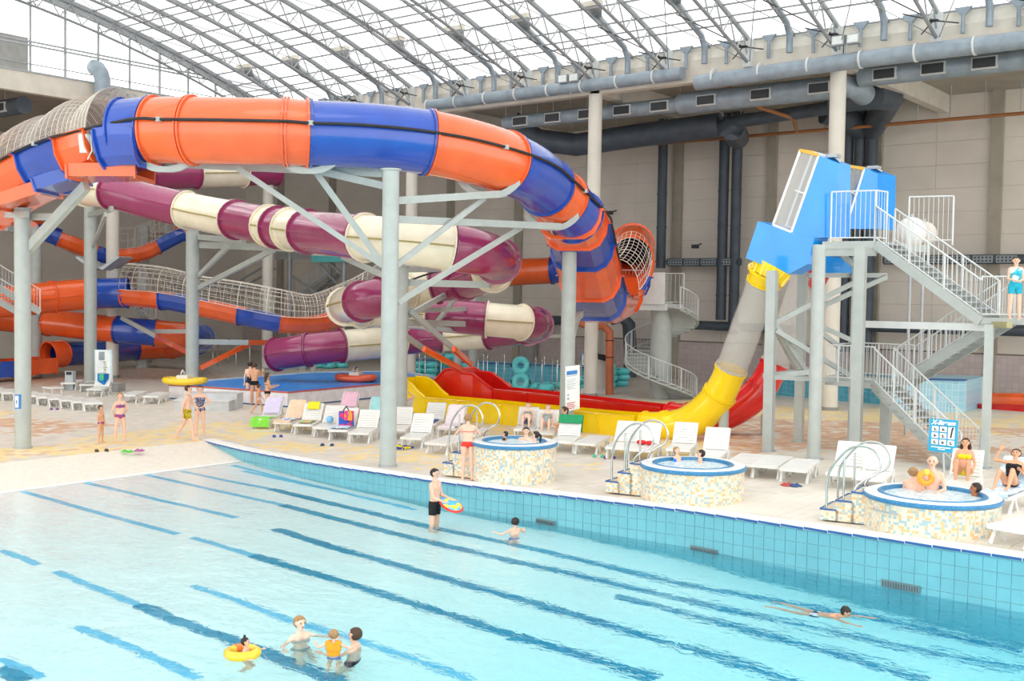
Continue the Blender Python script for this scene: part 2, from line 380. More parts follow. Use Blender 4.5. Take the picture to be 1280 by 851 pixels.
# grates in the wall
for k,(x0,x1,y) in enumerate([(669,694,653),(863,895,688.5),(1105,1145,733)]):
    Yg=rimY(P((x0+x1)/2,y-40).x)-.02; p=AY((x0+x1)/2,y,Yg); p.y=rimY(p.x)-.03; L_=(x1-x0)*dep(p)/F/.8; rz=-.085
    g=thing('wall_grate',['grey inlet grate in the pool wall, nearest the standing man','grey inlet grate in the pool wall below the middle hot tub','grey inlet grate in the pool wall below the hot tub at right'][k],'grate',p,'inlet grates in the pool wall')
    b=B(); b.box(p,(L_,.03,.13),rz); b.build('frame',mat('grate_grey','#6d8488',.6),g)
    b=B()
    for i in range(14): q=p+Matrix.Rotation(rz,3,'Z')@Vector((-L_/2+.04+i*(L_-.08)/13,-.02,-.005)); b.box(q,(.012,.012,.09),rz)
    o=b.build('slats',duct_dk,g)
# loose deck tiles nearest the camera beside the pool wall
b=B(); dtm=mat('deck_tile_pale','#e3ddd2',.45,0,.04,.8,.05); b.box((0,0,0),(.288,.288,.012)); cand=[]
for i in range(60):
    for j in range(40):
        X=-15+i*.3+.15; Y=19.5+j*.3+.15
        if Y-.2<rimY(X)+.37: continue
        q=pix((X,Y,zd(X)))
        if 880<q[0]<1285 and q[1]<760: cand.append((-q[1],X,Y))
cand.sort(); t0=None; fl=bpy.data.objects['floor']
for k,X,Y in cand[:300]:
    if t0 is None: t0=b.build('deck_tile',dtm,fl,origin=(0,0,0)); o=t0
    else: o=dup(t0,fl)
    o.location=(X,Y,zd(X)+.001); o.rotation_euler=(0,-math.atan(.026) if X<-6 else 0,0)
# --- far wall, Y=59: siding panels between pilasters, dado tiles below
YW=59.
b=B(); b.box((-30,YW+.35,8.5),(95,.3,17)); wb=b.build('wall_back',mat('wall_core','#8f897d',.9)); tag(wb,'beige panelled rear wall',None,None,'structure')
panel_m=mat('beige_siding','#ddd6cc',.75,0,.04,.5,.12,60.)
pils=[-18.5-6.05*i+1.5 for i in range(-2,9)]
pils=[AY(842,300,58.6).x+6.05*i for i in range(-7,8)]
pm=None; cnt=0; bigB=B()
for x0,x1 in zip(pils,pils[1:]):
    for r_ in range(12):
        z0=2.3+r_*1.2; wdt=(x1-x0-.5)/2
        for hfi in (0,1):
            cx_=x0+.25+wdt*(hfi+.5)
            if pm is None: pm=B().box((0,0,0),(wdt-.012,.06,1.188)).build('wall_panel',panel_m,wb,origin=(0,0,0)); o=pm
            elif cnt<290: o=dup(pm,wb)
            else: bigB.box((cx_,YW+.17,z0+.6),(wdt-.012,.06,1.188)); continue
            cnt+=1; o.location=(cx_,YW+.17,z0+.6)
if bigB.v: bigB.build('wall_panels',panel_m,wb)['kind']='stuff'
b=B()
for x in pils: b.box((x,YW+.05,8),(.55,.4,16))
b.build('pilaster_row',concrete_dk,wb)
b=B(); b.box((-30,YW+.08,1.1),(95,.3,2.25)); tag(b.build('wall_dado',dado_m),'pinkish tiled lower part of the rear wall',None,None,'structure')
b=B(); b.box((-75,15,8.5),(.3,90,17)); tag(b.build('wall_left',panel_m),'beige wall at the far left end of the aisle',None,None,'structure')
# ceiling over the side aisle and over the end aisle, with cross beams
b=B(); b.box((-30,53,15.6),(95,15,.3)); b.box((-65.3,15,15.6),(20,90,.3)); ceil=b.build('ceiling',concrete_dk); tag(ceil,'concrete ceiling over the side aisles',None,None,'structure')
for i in range(-1,6):
    X=-18.45-12.13*i; b=B().box((X,52,15.0),(.5,14,.9)); b.build('cross_beam',concrete,ceil)
YB=45.
b=B(); b.box((-24,YB+.25,15.1),(79,.5,1.0)); b.box((-24,YB+.3,15.85),(79,.25,.6)); tag(b.build('beam_side',concrete),'long concrete beam carrying the roof along the side aisle',None,None,'structure')
b=B(); b.box((-55.2,12,15.3),(.5,66.5,1.0)); tag(b.build('beam_end',concrete),'long concrete beam under the end windows',None,None,'structure')
# upstand panels under the glass
up0=None
for i in range(32):
    X=-63+i*2.02+8.1
    if X>14: break
    if up0 is None: up0=B().box((0,0,0),(1.98,.06,.9)).build('upstand_panel',mat('pale_upstand','#e6e1d6',.8),bpy.data.objects['beam_side'],origin=(0,0,0)); o=up0
    else: o=dup(up0,bpy.data.objects['beam_side'])
    o.location=(X,YB+.1,15.7)
# big round columns
COLX=[-18.45,-30.6,-42.7,-54.9]
colinfo={-18.45:'round concrete column behind the stair tower',-30.6:'round concrete column right of the orange and blue chute',-42.7:'round concrete column behind the grey slide mast',-54.9:'round concrete column with speakers behind the small pool'}
def column(p,r,ztop_,label,mm=col_m,name='column'):
    t=thing(name,label,'column',p); b=B(); b.cyl(p,(p[0],p[1],ztop_),r,n=28); b.build('shaft',mm,t,True)
    b=B(); b.lathe([(r+.01,0),(r+.04,0),(r+.04,.12),(r+.01,.14)],p,28); b.build('base_collar',mat('collar_grey','#8f938f',.6),t,True); return t
for X in COLX: column(Vector((X,YB+.1,zd(X))),.33,14.6,colinfo[X])
column(Vector((-55.05,34.5,0)),.33,14.8,'round concrete column with two grey speakers beside the blue tube')
column(Vector((-55.05,24.,0)),.33,14.8,'round concrete column at the far left edge')
# --- roof
KY=20.
def zb(Y): return 19.9-.0077*(Y-KY)**2
def zr(Y): return 20.9-.0076*(Y-KY)**2
def arc_pts(fn,X,y0=-5,y1=YB,n=40): return [Vector((X,y0+(y1-y0)*i/n,fn(y0+(y1-y0)*i/n))) for i in range(n+1)]
TXS=[-54.75+4.035*i for i in range(0,17)]
roof=thing('roof','translucent glazed barrel roof of white panes',None,(-22,20,16),None,'structure')
a=NT('milky_pane'); a.t.nodes.remove(a.b)
pos=a.n('NewGeometry').outputs['Position']; nn=a.n('TexNoise',{'Vector':pos,'Scale':.6,'Detail':3.}).outputs['Fac']
sn=a.n('VectorMath',{0:pos,1:(2.0175,99.,99.)},operation='SNAP').outputs[0]; wn=a.n('TexWhiteNoise',{'Vector':sn},noise_dimensions='3D').outputs['Value']
tr=a.n('BsdfTransparent',{'Color':(.68,.685,.68,1)}); tl=a.n('BsdfTranslucent',{'Color':(.7,.69,.66,1)})
fac=a.ma('ADD',a.ma('MULTIPLY',nn,.15),a.ma('MULTIPLY',wn,.10))
mxs=a.n('MixShader',{0:fac,1:tr.outputs[0],2:tl.outputs[0]}); a.l(mxs.outputs[0],a.out.inputs['Surface']); pane_m=a.m
YR=[-5+50*i/38 for i in range(39)]
pn=0; prest=B(); panes=[]
for i in range(32):
    X0=-54.75+i*2.0175
    for j in range(38):
        y0,y1=YR[j],YR[j+1]; q=pix((X0+1,(y0+y1)/2,zr((y0+y1)/2)))
        vis= dep((X0,y0,15))>3 and -20<q[0]<1300 and -20<q[1]<150
        panes.append((dep((X0,y0,15)) if vis else 999,X0,j))
panes.sort()
for k,X0,j in panes:
    y0,y1=YR[j]+.02,YR[j+1]-.02; v=[(X0+.03,y0,zr(y0)+.05),(X0+1.99,y0,zr(y0)+.05),(X0+1.99,y1,zr(y1)+.05),(X0+.03,y1,zr(y1)+.05)]
    if k<900 and pn<300: B().poly(v).build('pane',pane_m,roof,fix=False); pn+=1
    else: prest.poly(v)
prest.build('panes',pane_m,roof,fix=False)['kind']='stuff'
b=B()
for j in range(39):
    b.bar((-55,YR[j],zr(YR[j])),(10,YR[j],zr(YR[j])),.06,.07)
b.build('purlins',truss_m,roof)
raf=None
for i in range(33):
    X=-54.75+i*2.0175
    if raf is None:
        bb=B(); pts=arc_pts(zr,0,-5,YB+.1,28)
        for p,q in zip(pts,pts[1:]): bb.bar(p,q,.09,.14)
        raf=bb.build('rafter',truss_m,roof,origin=W[roof.name]); raf.location=(X,0,0)
    else: o=dup(raf,roof); o.location=(X,0,0)
tproto=None
for i,X in enumerate(TXS):
    if tproto is None:
        t=thing('roof_truss','','truss',(0,0,0),'arched roof trusses'); tproto=t
        bb=B(); bb.tube(arc_pts(zb,0,-5,YB,30),.075,8); bb.build('bottom_chord',truss_m,t,True,origin=(0,0,0))
        bb=B(); bb.tube(arc_pts(lambda y:zr(y)-.12,0,-5,YB,30),.06,6); bb.build('top_chord',truss_m,t,True,origin=(0,0,0))
        bb=B(); yy=[-5+1.25*k for k in range(41)]
        for k,(y0,y1) in enumerate(zip(yy,yy[1:])):
            ym=(y0+y1)/2; bb.cyl((0,y0,zb(y0)),(0,ym,zr(ym)-.12),.036,n=5,cap=False); bb.cyl((0,ym,zr(ym)-.12),(0,y1,zb(y1)),.036,n=5,cap=False)
        bb.build('web',mat('web_steel','#a2a7ab',.5),t,origin=(0,0,0))
        bb=B(); bb.box((0,YB-.1,15.55),(.4,.3,1.2)); bb.build('foot_post',white_paint,t,origin=(0,0,0))
        bb=B(); yy=[-5+5*k for k in range(11)]; o=t
    else: o=copy_tree(tproto)
    o.location=(X,0,0); W[o.name]=Vector((X,0,0)); n_=len(TXS)
    o['label']='arched steel roof truss, %s from the end windows'%['first','second','third','fourth','fifth','sixth','seventh','eighth','ninth','tenth','eleventh','twelfth','thirteenth','fourteenth','fifteenth','sixteenth','seventeenth'][i]
# lengthwise ties between the trusses + crossed braces
tie=thing('roof_bracing','long steel ties running lengthwise below the roof glass','bracing',(-22,36,17))
for Y in (41.5,37.5,33.5,29.5,25,20):
    b=B(); b.cyl((-54.75,Y,zb(Y)+.02),(9.8,Y,zb(Y)+.02),.035,n=6); b.build('tie',truss_m,tie)
for i,(x0,x1) in enumerate(zip(TXS,TXS[1:])):
    b=B(); 
    for (ya,yb) in ((45,37.5),(37.5,29.5),(29.5,20)): b.cyl((x0,ya,zb(ya)),(x1,yb,zb(yb)),.02,n=4); b.cyl((x1,ya,zb(ya)+.1),(x0,yb,zb(yb)+.1),.02,n=4)
    b.build('brace',truss_m,tie)
for i,X in enumerate(TXS):                                # anchors with splayed tie rods on the beam
    c_=Vector((X,YB-.6,15.75)); b=B()
    for dx,dy,dz in ((-1.1,-.3,.35),(1.0,-.1,-.25),(-.35,-.3,-.55),(-2.2,-2.,1.3)): b.cyl(c_,c_+Vector((dx,dy,dz)),.028,n=5)
    b.ell(c_,(.22,.14,.06)); b.build('rod_cluster',dark,tie)
# end window wall, X=-55
wall=thing('window_1','high glazed end window under the curved roof',None,(-55,20,15.8),None,'structure')
yy=[YB-1.9*k for k in range(26)]
wm=mat('white_mullion','#a4aaae',.5)
a=NT('window_glass'); a.t.nodes.remove(a.b); tr=a.n('BsdfTransparent',{'Color':(.97,.99,1,1)}); gs=a.n('BsdfGlossy',{'Roughness':.05}); mxs=a.n('MixShader',{0:.06,1:tr.outputs[0],2:gs.outputs[0]}); a.l(mxs.outputs[0],a.out.inputs['Surface']); glass_m=a.m
for k,(y1,y0) in enumerate(zip(yy,yy[1:])):
    b=B(); b.bar((-55,y1,15.8),(-55,y1,zr(y1)),.1,.1); b.build('mullion',wm,wall)
    B().poly([(-55.05,y0,15.8),(-55.05,y1,15.8),(-55.05,y1,17.2),(-55.05,y0,17.2)]).build('pane',glass_m,wall,fix=False)
    B().poly([(-55.05,y0,17.2),(-55.05,y1,17.2),(-55.05,y1,zr(y1)),(-55.05,y0,zr(y0))]).build('pane',glass_m,wall,fix=False)
for z in (17.2,17.38,16.25,15.85):
    b=B(); b.bar((-54.95,-5,z),(-54.95,YB,z),.07,.09 if z!=16.25 else .05); b.build('transom',wm,wall)
b=B(); pts=arc_pts(lambda y:zr(y)-.25,-54.9)
for p,q in zip(pts,pts[1:]): b.bar(p,q,.25,.45)
b.build('curved_head_rail',mat('grey_head','#9aa0a5',.5),wall)
b=B(); b.box((-55,AX(8,60,-55).y,16.7),(.12,2.2,1.7)); b.build('blind_panel',grey_panel,wall)
# ================================================================ WATER SLIDES
CM={'O':orange,'B':blue,'P':purple,'C':cream,'Y':yellow,'R':red}
def frames(q):
    out=[]
    for i,p in enumerate(q):
        t=(q[min(i+1,len(q)-1)]-q[max(i-1,0)]).normalized(); u=Vector((0,0,1)); s=t.cross(u)
        s=s.normalized() if s.length>.05 else Vector((1,0,0)); out.append((p,t,s,s.cross(t)))
    return out
def sample(pts,n,r=None):
    w3=[]
    for p in pts: v=D(p[0],p[1],p[2]); w3.append((v.x,v.y,v.z,(p[3]*p[2]/F if r is None else r)))
    s=cr(w3,n); return [Vector(v[:3]) for v in s],[float(v[3]) for v in s]
def tube_slide(parent,pts,r=None,n=6,seg=26,seam=False,flw=.07,mouths=(True,True)):
    q,rad=sample(pts,n,r); fr=frames(q); marks=[i*n for i,p in enumerate(pts) if p[4]]; N=len(q)-1
    if marks[-1]!=N: marks.append(N)
    first={}
    for a_,b_ in zip(marks,marks[1:]):
        c=pts[a_//n][4]; bb=B(); vs=[]
        prev=None
        for sh in (0,-.035):
            for i in range(a_,b_+1):
                p,t,s,u=fr[i]; R_=rad[i]+sh
                vs+=[p+(s*math.cos(2*math.pi*k/seg)+u*math.sin(2*math.pi*k/seg))*R_ for k in range(seg)]
        m_=b_-a_+1; fs=[]
        for L in (0,1):
            for i in range(m_-1):
                for k in range(seg):
                    o=(L*m_+i)*seg; f=(o+k,o+(k+1)%seg,o+seg+(k+1)%seg,o+seg+k); fs.append(f if L else f[::-1])
        for e in (0,m_-1):
            for k in range(seg): fs.append((e*seg+k,e*seg+(k+1)%seg,(m_+e)*seg+(k+1)%seg,(m_+e)*seg+k))
        bb.add(vs,fs); sec=bb.build('tube_section',CM[c],parent,True)
        # bolted flange ring at the start of each section
        for e in ((a_,1),(b_,-1)):
            p,t,s,u=fr[e[0]]; R_=rad[e[0]]; p=p+t*(.02*e[1]); bb=B(); vs=[]
            for dr,dt in ((0,0),(flw,0),(flw,.05),(0,.05)):
                vs+=[p+t*(dt*e[1])+(s*math.cos(2*math.pi*k/seg)+u*math.sin(2*math.pi*k/seg))*(R_+dr-.01) for k in range(seg)]
            bb.add(vs,[(j*seg+k,j*seg+(k+1)%seg,((j+1)%4)*seg+(k+1)%seg,((j+1)%4)*seg+k) for j in range(4) for k in range(seg)])
            for k in range(0,seg*2,2):
                an=math.pi*k/seg; c_=p+t*(.06*e[1])+(s*math.cos(an)+u*math.sin(an))*(R_+flw*.5); bb.ell(c_,(.016,.016,.016),None,5,3)
            bb.build('flange',CM[c],sec)
        if seam:
            for sd in (-1,1):
                bb=B(); vs=[]
                for i in range(a_,b_+1):
                    p,t,s,u=fr[i]; c_=p+s*(sd*(rad[i]+.015)); vs+=[c_+u*.03-s*sd*.03,c_+u*.03+s*sd*.045,c_-u*.03+s*sd*.045,c_-u*.03-s*sd*.03]
                bb.add(vs,[(4*i+j,4*i+(j+1)%4,4*i+4+(j+1)%4,4*i+4+j) for i in range(m_-1) for j in range(4)]); bb.build('seam_flange',gold_line if c=='C' else CM[c],sec)
    return fr,rad
def trough_slide(parent,pts,prof,n=6,roll=None,end_plates=True,outlet=False,pw=1.):
    """pts:(x,y,depth,halfwidth_m,colour,roll)"""
    w3=[]
    for p in pts: v=D(p[0],p[1],p[2]); w3.append((v.x,v.y,v.z,p[3],p[5] if len(p)>5 else 0.))
    s=cr(w3,n); q=[Vector(v[:3]) for v in s]; fr=frames(q); marks=[i*n for i,p in enumerate(pts) if p[4]]; N=len(q)-1
    if marks[-1]!=N: marks.append(N)
    def prf(i,off,do=0.):
        p,t,sd,u=fr[i]; k=s[i][3]; ro=s[i][4]; sd2=sd*math.cos(ro)+u*math.sin(ro); u2=u*math.cos(ro)-sd*math.sin(ro)
        L=prof; O=[(x*(1+off*.9),z-off if z<-.02 else z-off*.6) for x,z in reversed(L)]
        I=[(x*(1+do*.5),z-do) for x,z in L]
        return [p+sd2*(x*k)+u2*(z*k) for x,z in I+O]
    np_=len(prof)*2
    for a_,b_ in zip(marks,marks[1:]):
        c=pts[a_//n][4]; bb=B(); vs=[]
        for i in range(a_,b_+1): vs+=prf(i,.05)
        m_=b_-a_+1; fs=[(i*np_+j,i*np_+(j+1)%np_,(i+1)*np_+(j+1)%np_,(i+1)*np_+j) for i in range(m_-1) for j in range(np_)]
        for e in (0,m_-1):
            h=np_//2
            fs+=[(e*np_+j,e*np_+j+1,e*np_+np_-2-j,e*np_+np_-1-j) for j in range(h-1)]
        bb.add(vs,fs); sec=bb.build('channel_section',CM[c],parent)
        for e in ((a_,1),(b_,-1)):
            bb=B(); v0=prf(e[0],.13,.02); t=fr[e[0]][1]; vs=[v+t*.005*e[1] for v in v0]+[v+t*.06*e[1] for v in v0]
            fs=[(j,(j+1)%np_,(j+1)%np_+np_,j+np_) for j in range(np_)]; h=np_//2
            for o in (0,np_): fs+=[(o+j,o+j+1,o+np_-2-j,o+np_-1-j) for j in range(h-1)]
            bb.add(vs,fs); bb.build('flange',CM[c],sec)
    return fr,s
RAFT=[(-1.12,0),(-1.,0),(-.97,-.35),(-.80,-.75),(-.5,-.95),(.5,-.95),(.80,-.75),(.97,-.35),(1.,0),(1.12,0)]
def net(parent,fr,R,h,nx=2,strands=13,ring=1,r_=.012,wob=.0,name='safety_net'):
    bb=B(); rings=[]
    for i,(p,t,s,u) in enumerate(fr):
        k=len(fr)-1; f=R[0]+(R[1]-R[0])*i/k; hh=(h(i/k) if callable(h) else h); Z=Vector((0,0,1))
        rings.append([p+s*(math.cos(math.pi*j/strands)*f)+Z*(math.sin(math.pi*j/strands)*hh*(1+wob*math.sin(i*1.7+j))) for j in range(strands+1)])
    for i,rg in enumerate(rings):
        bb.tube(rg,r_*(2.2 if i%(4*ring)==0 else 1),3,False)
    for j in range(0,strands+1): bb.tube([rg[j] for rg in rings],r_*(2. if j in (0,strands,strands//2) else 1),3,False)
    return bb.build(name,rope,parent)
def resample(fr_pts,n): 
    return frames([Vector(v) for v in cr([tuple(p) for p in fr_pts],n)])
# --- A: the big orange and blue raft slide in front
big=thing('raft_slide','big enclosed orange and blue raft slide sweeping across the front','water slide',D(488,212,31))
bodyA=[(150,163,30.9,38.5,'B'),(192,163,30.7,41,'O'),(240,163,30.4,41.5,'O'),(300,164,30.2,41.5,None),(358,165,30.3,41.2,'O'),(386,167,30.4,41,'B'),(460,170,30.8,40.5,None),(534,178,31.3,40,'O'),(590,190,32,39.5,None),(632,203,32.9,38.5,'B'),(664,218,34.2,37,None),(684,235,35.2,36,'O'),(702,251,36.2,35,'B'),(722,272,37.3,34,None)]
frA,rA=tube_slide(big,bodyA,None,6,30)
leftA=[(-60,262,35.0,1.04,'B'),(-28,245,34.8,1.04,'O'),(20,217,33.9,1.04,None),(60,196,33.1,1.04,'B'),(84,186,32.6,1.04,None),(110,177,32.0,1.04,'O'),(130,171,31.6,1.03,None),(146,166,31.3,1.0,None)]
frL,sL=trough_slide(big,leftA,RAFT,5)
bb=B()                                                     # square pan under the first covered section
trough_slide(big,[(146,166,31.2,1.0,'B'),(170,163,31,1.,None),(196,163,30.8,.98,None)],[(-1.,0),(-.99,-.2),(-.84,-.75),(-.62,-.98),(.62,-.98),(.84,-.75),(.99,-.2),(1.,0)],4)
def lowpan(parent,x0,y0,x1,y1,d,c): trough_slide(parent,[(x0,y0,d,.8,c),((x0+x1)/2,(y0+y1)/2,d,.8,None),(x1,y1,d,.8,None)],[(-1.,0),(-.95,-.42),(.95,-.42),(1.,0)],2)
lowpan(big,96,207,182,207,31.4,'O'); lowpan(big,52,225,98,211,32.2,'B'); lowpan(big,0,247,60,228,33,'O')
net(big,resample([f[0] for f in frL[8:]],3),(1.06,1.02),lambda f:1.05+.22*abs(math.sin(f*7.5+.4)),strands=22,r_=.009)
# lower channel seen from beneath, falling away from the viewer
dr=[(712,260,36.9,.98,'O',.0),(720,277,38.2,1.0,'B',.0),(728,305,39.8,1.03,'O',.0),(738,343,42,1.06,'B',.0),(746,365,44,1.08,'O',0),(757,371,46.5,1.08,None,0),(771,362,49,1.05,'B',0),(783,345,51,1.0,'O',0),(789,325,52.5,.95,None,0)]
frD,sD=trough_slide(big,dr,RAFT,5)

tube_slide(big,[(789,322,52.5,27,'O'),(791,306,55,26,'O'),(784,308,58,24.5,'B'),(760,318,61,22,'B'),(738,328,63.5,18.5,'B'),(715,335,65,17,None),(690,338,66,16.5,'O'),(650,340,66,16.5,None),(617,344,65.5,16.5,'B'),(590,348,65,16.5,None),(560,352,64,16.5,'O'),(520,360,63,16.5,None),(480,372,62,16.5,None)],None,5,22)
net(big,frD[30:],(1.,.98),1.35,strands=14,r_=.012)
# far lower loops of the same slide
midch=[(482,352,61,.82,'B'),(443,378,61,.82,'O'),(425,387,60.5,.84,None),(400,395,60,.86,'O'),(375,397,59.5,.86,None),(352,395,59,.86,'B'),(303,385,59,.86,'O'),(252,374,59.2,.86,'B'),(207,366,59.5,.86,'O'),(160,362,60,.84,None)]
frM,sM=trough_slide(big,midch,RAFT,6)
net(big,frM,(.9,.86),lambda f:1.2+.2*abs(math.sin(f*8)),strands=12,r_=.012)
tube_slide(big,[(161,366,60,18.7,'B'),(118,367,59.6,19,'O'),(66,371,58.6,19.5,'O'),(20,376,57,20,None),(-40,380,55,20.5,'B'),(-80,384,56,20,None)],None,6,24,seam=True)
tube_slide(big,[(-60,392,60,17,'O'),(20,400,62.5,15.5,'B'),(61,403,62,16.3,'O'),(100,407,61.5,16.5,None),(147,412,61,16.5,'B'),(195,416,61,16.5,'O'),(232,419,61.8,16,'B'),(252,422,64,15,'B'),(248,428,67,14,'O'),(215,434,69,13.5,'O'),(170,436,69.5,13.5,'B'),(130,440,66,14.5,'B'),(76,442,61.8,16,'O'),(60,444,61,17,None)],None,5,22,seam=True)
trough_slide(big,[(60,446,60.9,.72,'O'),(30,448,59.5,.72,'O'),(8,450,58,.72,'B'),(-20,452,57,.72,None)],[(-1.05,0),(-1.,0),(-.95,-1.1),(.95,-1.1),(1.,0),(1.05,0)],4)
# upper back valley at the left
frU,sU=trough_slide(big,[(-14,240,66,.85,'B'),(20,262,66,.85,'O'),(58,281,66,.85,'B'),(78,291,66,.85,'O'),(118,308,67,.85,'B'),(134,312,67.5,.85,'O'),(168,310,68,.85,'O'),(192,301,68.5,.85,'B'),(222,285,69,.85,'O'),(250,268,70,.85,None)],RAFT,4)
net(big,frU[20:],(.9,.9),1.3,strands=8,r_=.012)
# black cable clipped along the near side of the slide
b=B(); cab=[]
def near(fr_,k,off,dz):
    p,t,s_,u=fr_[k]; c=[p+s_*e*off+u*dz for e in (-1,1)]; return min(c,key=dep)
for k in range(0,len(frL)-8,3): cab.append(near(frL,k,1.16,-.03))
for k in range(5,len(frA)-4,5): cab.append(near(frA,k,rA[k]*.985+.06,rA[k]*.17))
for k in range(3,26,3): q_,t_,s_,u_=frD[k]; cab.append(q_+(s_ if (q_+s_-CAM).dot(RT)>(q_-s_-CAM).dot(RT) else -s_)*1.2+Vector((0,0,0)))
b.tube([Vector(v) for v in cr([tuple(v) for v in cab],4)],.045,6); b.build('cable_pipe',black,big,True)
for k in range(3,len(cab)-6,4): B().box(cab[k],(.12,.12,.12)).build('cable_clip',steel,big)
b=B(); p=D(107,180,30.6); b.cyl(p+Vector((0,0,.25)),p-Vector((0,0,.25)),.2,.15,12); b.tube([p+Vector((.25,0,.2)),p+Vector((.32,0,-.2)),p+Vector((.1,0,-.42))],.02,5); b.build('pump_pot',white_pl,big,True)
# cradles under the tube
def cradle(parent,x,y,d,r,ang=.0):
    p=D(x,y,d); b=B(); out=[];inn=[]
    for k in range(13):
        an=math.pi*(1.15+.7*k/12); s=RT.copy(); s.z=0; s.normalize(); inn.append(p+s*math.cos(an)*r+Vector((0,0,math.sin(an)*r)))
        out.append(p+s*math.cos(an)*(r*(1.04 if k in (0,12) else 1.2))+Vector((0,0,max(-1.16*r,math.sin(an)*r*1.2))))
    poly=inn+out[::-1]; vs=[v for v in inn]+[v for v in out]; off=FWD.copy(); off.z=0
    b.add([v-off*.06 for v in vs]+[v+off*.06 for v in vs],[(k,k+1,k+14,k+13) for k in range(12)]+[(26+k+13,26+k+14,26+k+1,26+k) for k in range(12)]+[(k+13,k+14,k+40-1+1,k+39) for k in range(12)])
    return b.build('cradle',steel,parent)
cradle(big,207,165,30.5,.94); cradle(big,612,200,32.4,.95); cradle(big,690,246,35.6,.92); cradle(big,386,167,30.4,.94)
# --- F: purple and cream tube slide
pur=thing('tube_slide','purple and cream tube slide winding behind the grey masts','water slide',D(560,300,36))
Fp=[(345,214,63.5,None,'P'),(304,216,62,None,'C'),(275,217,61,None,None),(245,217.5,60,None,'P'),(185,219,58,None,'P'),(140,223,56,None,'C'),(108,230,53.5,None,'C'),(108,236,51,None,'C'),(139,239,49.7,None,'P'),(185,251,49,None,None),(232,262,48,None,'C'),(265,269,47,None,None),(295,274.5,46,None,'P'),(336,282,43.5,None,'C'),(346,284,43,None,'P'),(362,286.5,42.3,None,'C'),(384,289.5,41,None,'P'),(420,293,39,None,None),(456,297,37.5,None,'C'),(510,302,36.3,None,None),(562,309,36.2,None,'P'),(600,316,37.2,None,None),(622,326,39.5,None,'C'),(615,339,42.5,None,'P'),(580,350,44.5,None,'P'),(545,355,45.3,None,'C'),(508,363,45.3,None,'C'),(478,371,43.8,None,'P'),(452,377,44.5,None,'C'),(432,383,47.5,None,'C'),(452,388,50.5,None,'C'),(510,390,51,None,'C'),(543,393,50.3,None,'P'),(575,396,50,None,None),(608,399,49.8,None,'C'),(653,403,50,None,'P'),(670,406,52,None,'P'),(660,411,55,None,'P'),(610,417,57,None,'C'),(550,421,57,None,'P'),(500,425,56,None,'C'),(465,429,54.5,None,None),(427,432,53.5,None,'P'),(385,437,53,None,'P'),(345,443,54,None,None)]
Fp=[(a_,b_,c_,.76*F/c_,e_) for a_,b_,c_,d_,e_ in Fp]
tube_slide(pur,Fp,.76,4,26,seam=True,flw=.1)
# cable along the hidden section
b=B(); b.tube([D(x,y,d) for x,y,d in [(508,352,44.6),(530,344,44.3),(555,337,44),(575,335,43.6)]],.04,6); b.build('cable_pipe',black,pur,True)
# --- masts and arms that carry the slides
def mast(x,y,ty,r,label,arms,name='slide_mast',square=False,z=None,dz=0):
    p=P(x,y) if z is None else P(x,y,z); t=thing(name,label,'mast',p); zt=ztop(p,ty); b=B()
    if square: b.box((p.x,p.y,(p.z+zt)/2),(r*2,r*2,zt-p.z),.1)
    else: b.cyl(p,(p.x,p.y,zt),r,n=24)
    b.build('post',steel,t,True)
    b=B(); b.lathe([(r,0),(r+.03,0),(r+.03,.05),(r,.06)],p,24); b.build('foot_ring',galv,t,True)
    if not square: b=B(); b.lathe([(r,0),(r+.05,0),(r+.05,.04),(0,.05)],(p.x,p.y,zt-.02),24); b.build('top_cap',steel,t)
    d=dep(p)
    for a_ in arms:
        x1,y1,x2,y2=a_[:4]; d2=a_[4] if len(a_)>4 else d; w_=a_[5] if len(a_)>5 else .2; mm=a_[6] if len(a_)>6 else steel
        q1=D(x1,y1,a_[7] if len(a_)>7 else d); q2=D(x2,y2,d2); b=B(); b.bar(q1,q2,w_*.6,w_); b.build('arm' if mm is steel else 'orange_strut',mm,t)
    return t
mast(484.8,583,214,.225,'tall grey slide mast standing in front by the pool wall',[(200,204,478,217,31.3,.2,steel,31.4),(400,214,487,234,31.3,.2,steel,31.2),(394,214,481,334,31.3,.17,steel,31.2),(297,210,480,333,31.3,.15,steel,31),(493,251,632,242,32.6,.2),(495,274,700,283,35.3,.2),(495,332,606,247,32.4,.15),(497,378,652,284,34.5,.15)])
mast(28.7,560,262,.235,'grey slide mast at the far left with a small blue notice',[(30,317,108,232,31.6,.3),(34,271,70,271,32.8,.2),(8,268,34,268,33,.2)])
mast(113,480,253,.31,'grey slide mast left of the white notice board',[(109,269,140,261,49,.25),(115,310,132,268,49,.2)])
mast(240,489,288,.31,'grey slide mast beside the yellow dinghy',[(246,296,305,301,46.5,.25),(248,306,372,310,42.5,.3),(247,346,285,308,47.5,.22),(246,361,342,312,45,.22),(248,427,310,428,55,.25),(310,428,345,428,57,.25,orange,55),(250,460,311,430,55.5,.22,orange),(234,414,191,414,60,.2),(234,440,195,420,59,.22,orange),(195,420,152,397,60.5,.22,steel,59)])
mast(500.5,531,333,.235,'grey slide mast just behind the front mast',[(505,337,556,336,44,.22),(506,353,612,356,41,.25),(507,388,587,386,50,.2),(507,403,586,405,50,.25),(507,396,577,357,46,.2),(541,409,581,358,47,.18,steel,49),(514,390,567,436,44,.2),(567,436,589,455,44,.2,orange),(507,420,530,436,44,.2),(530,436,577,462,44,.2,orange),(497,352,428,321,42,.2),(495,318,390,316,42,.2),(540,410,650,421,52,.2,steel,49),(650,421,700,420,54,.15,steel,52)])
mast(590.5,482,357,.23,'short grey slide mast in front of the teal tubes',[])
mast(572,478,405,.25,'stub post under the purple slide left of its short mast',[])
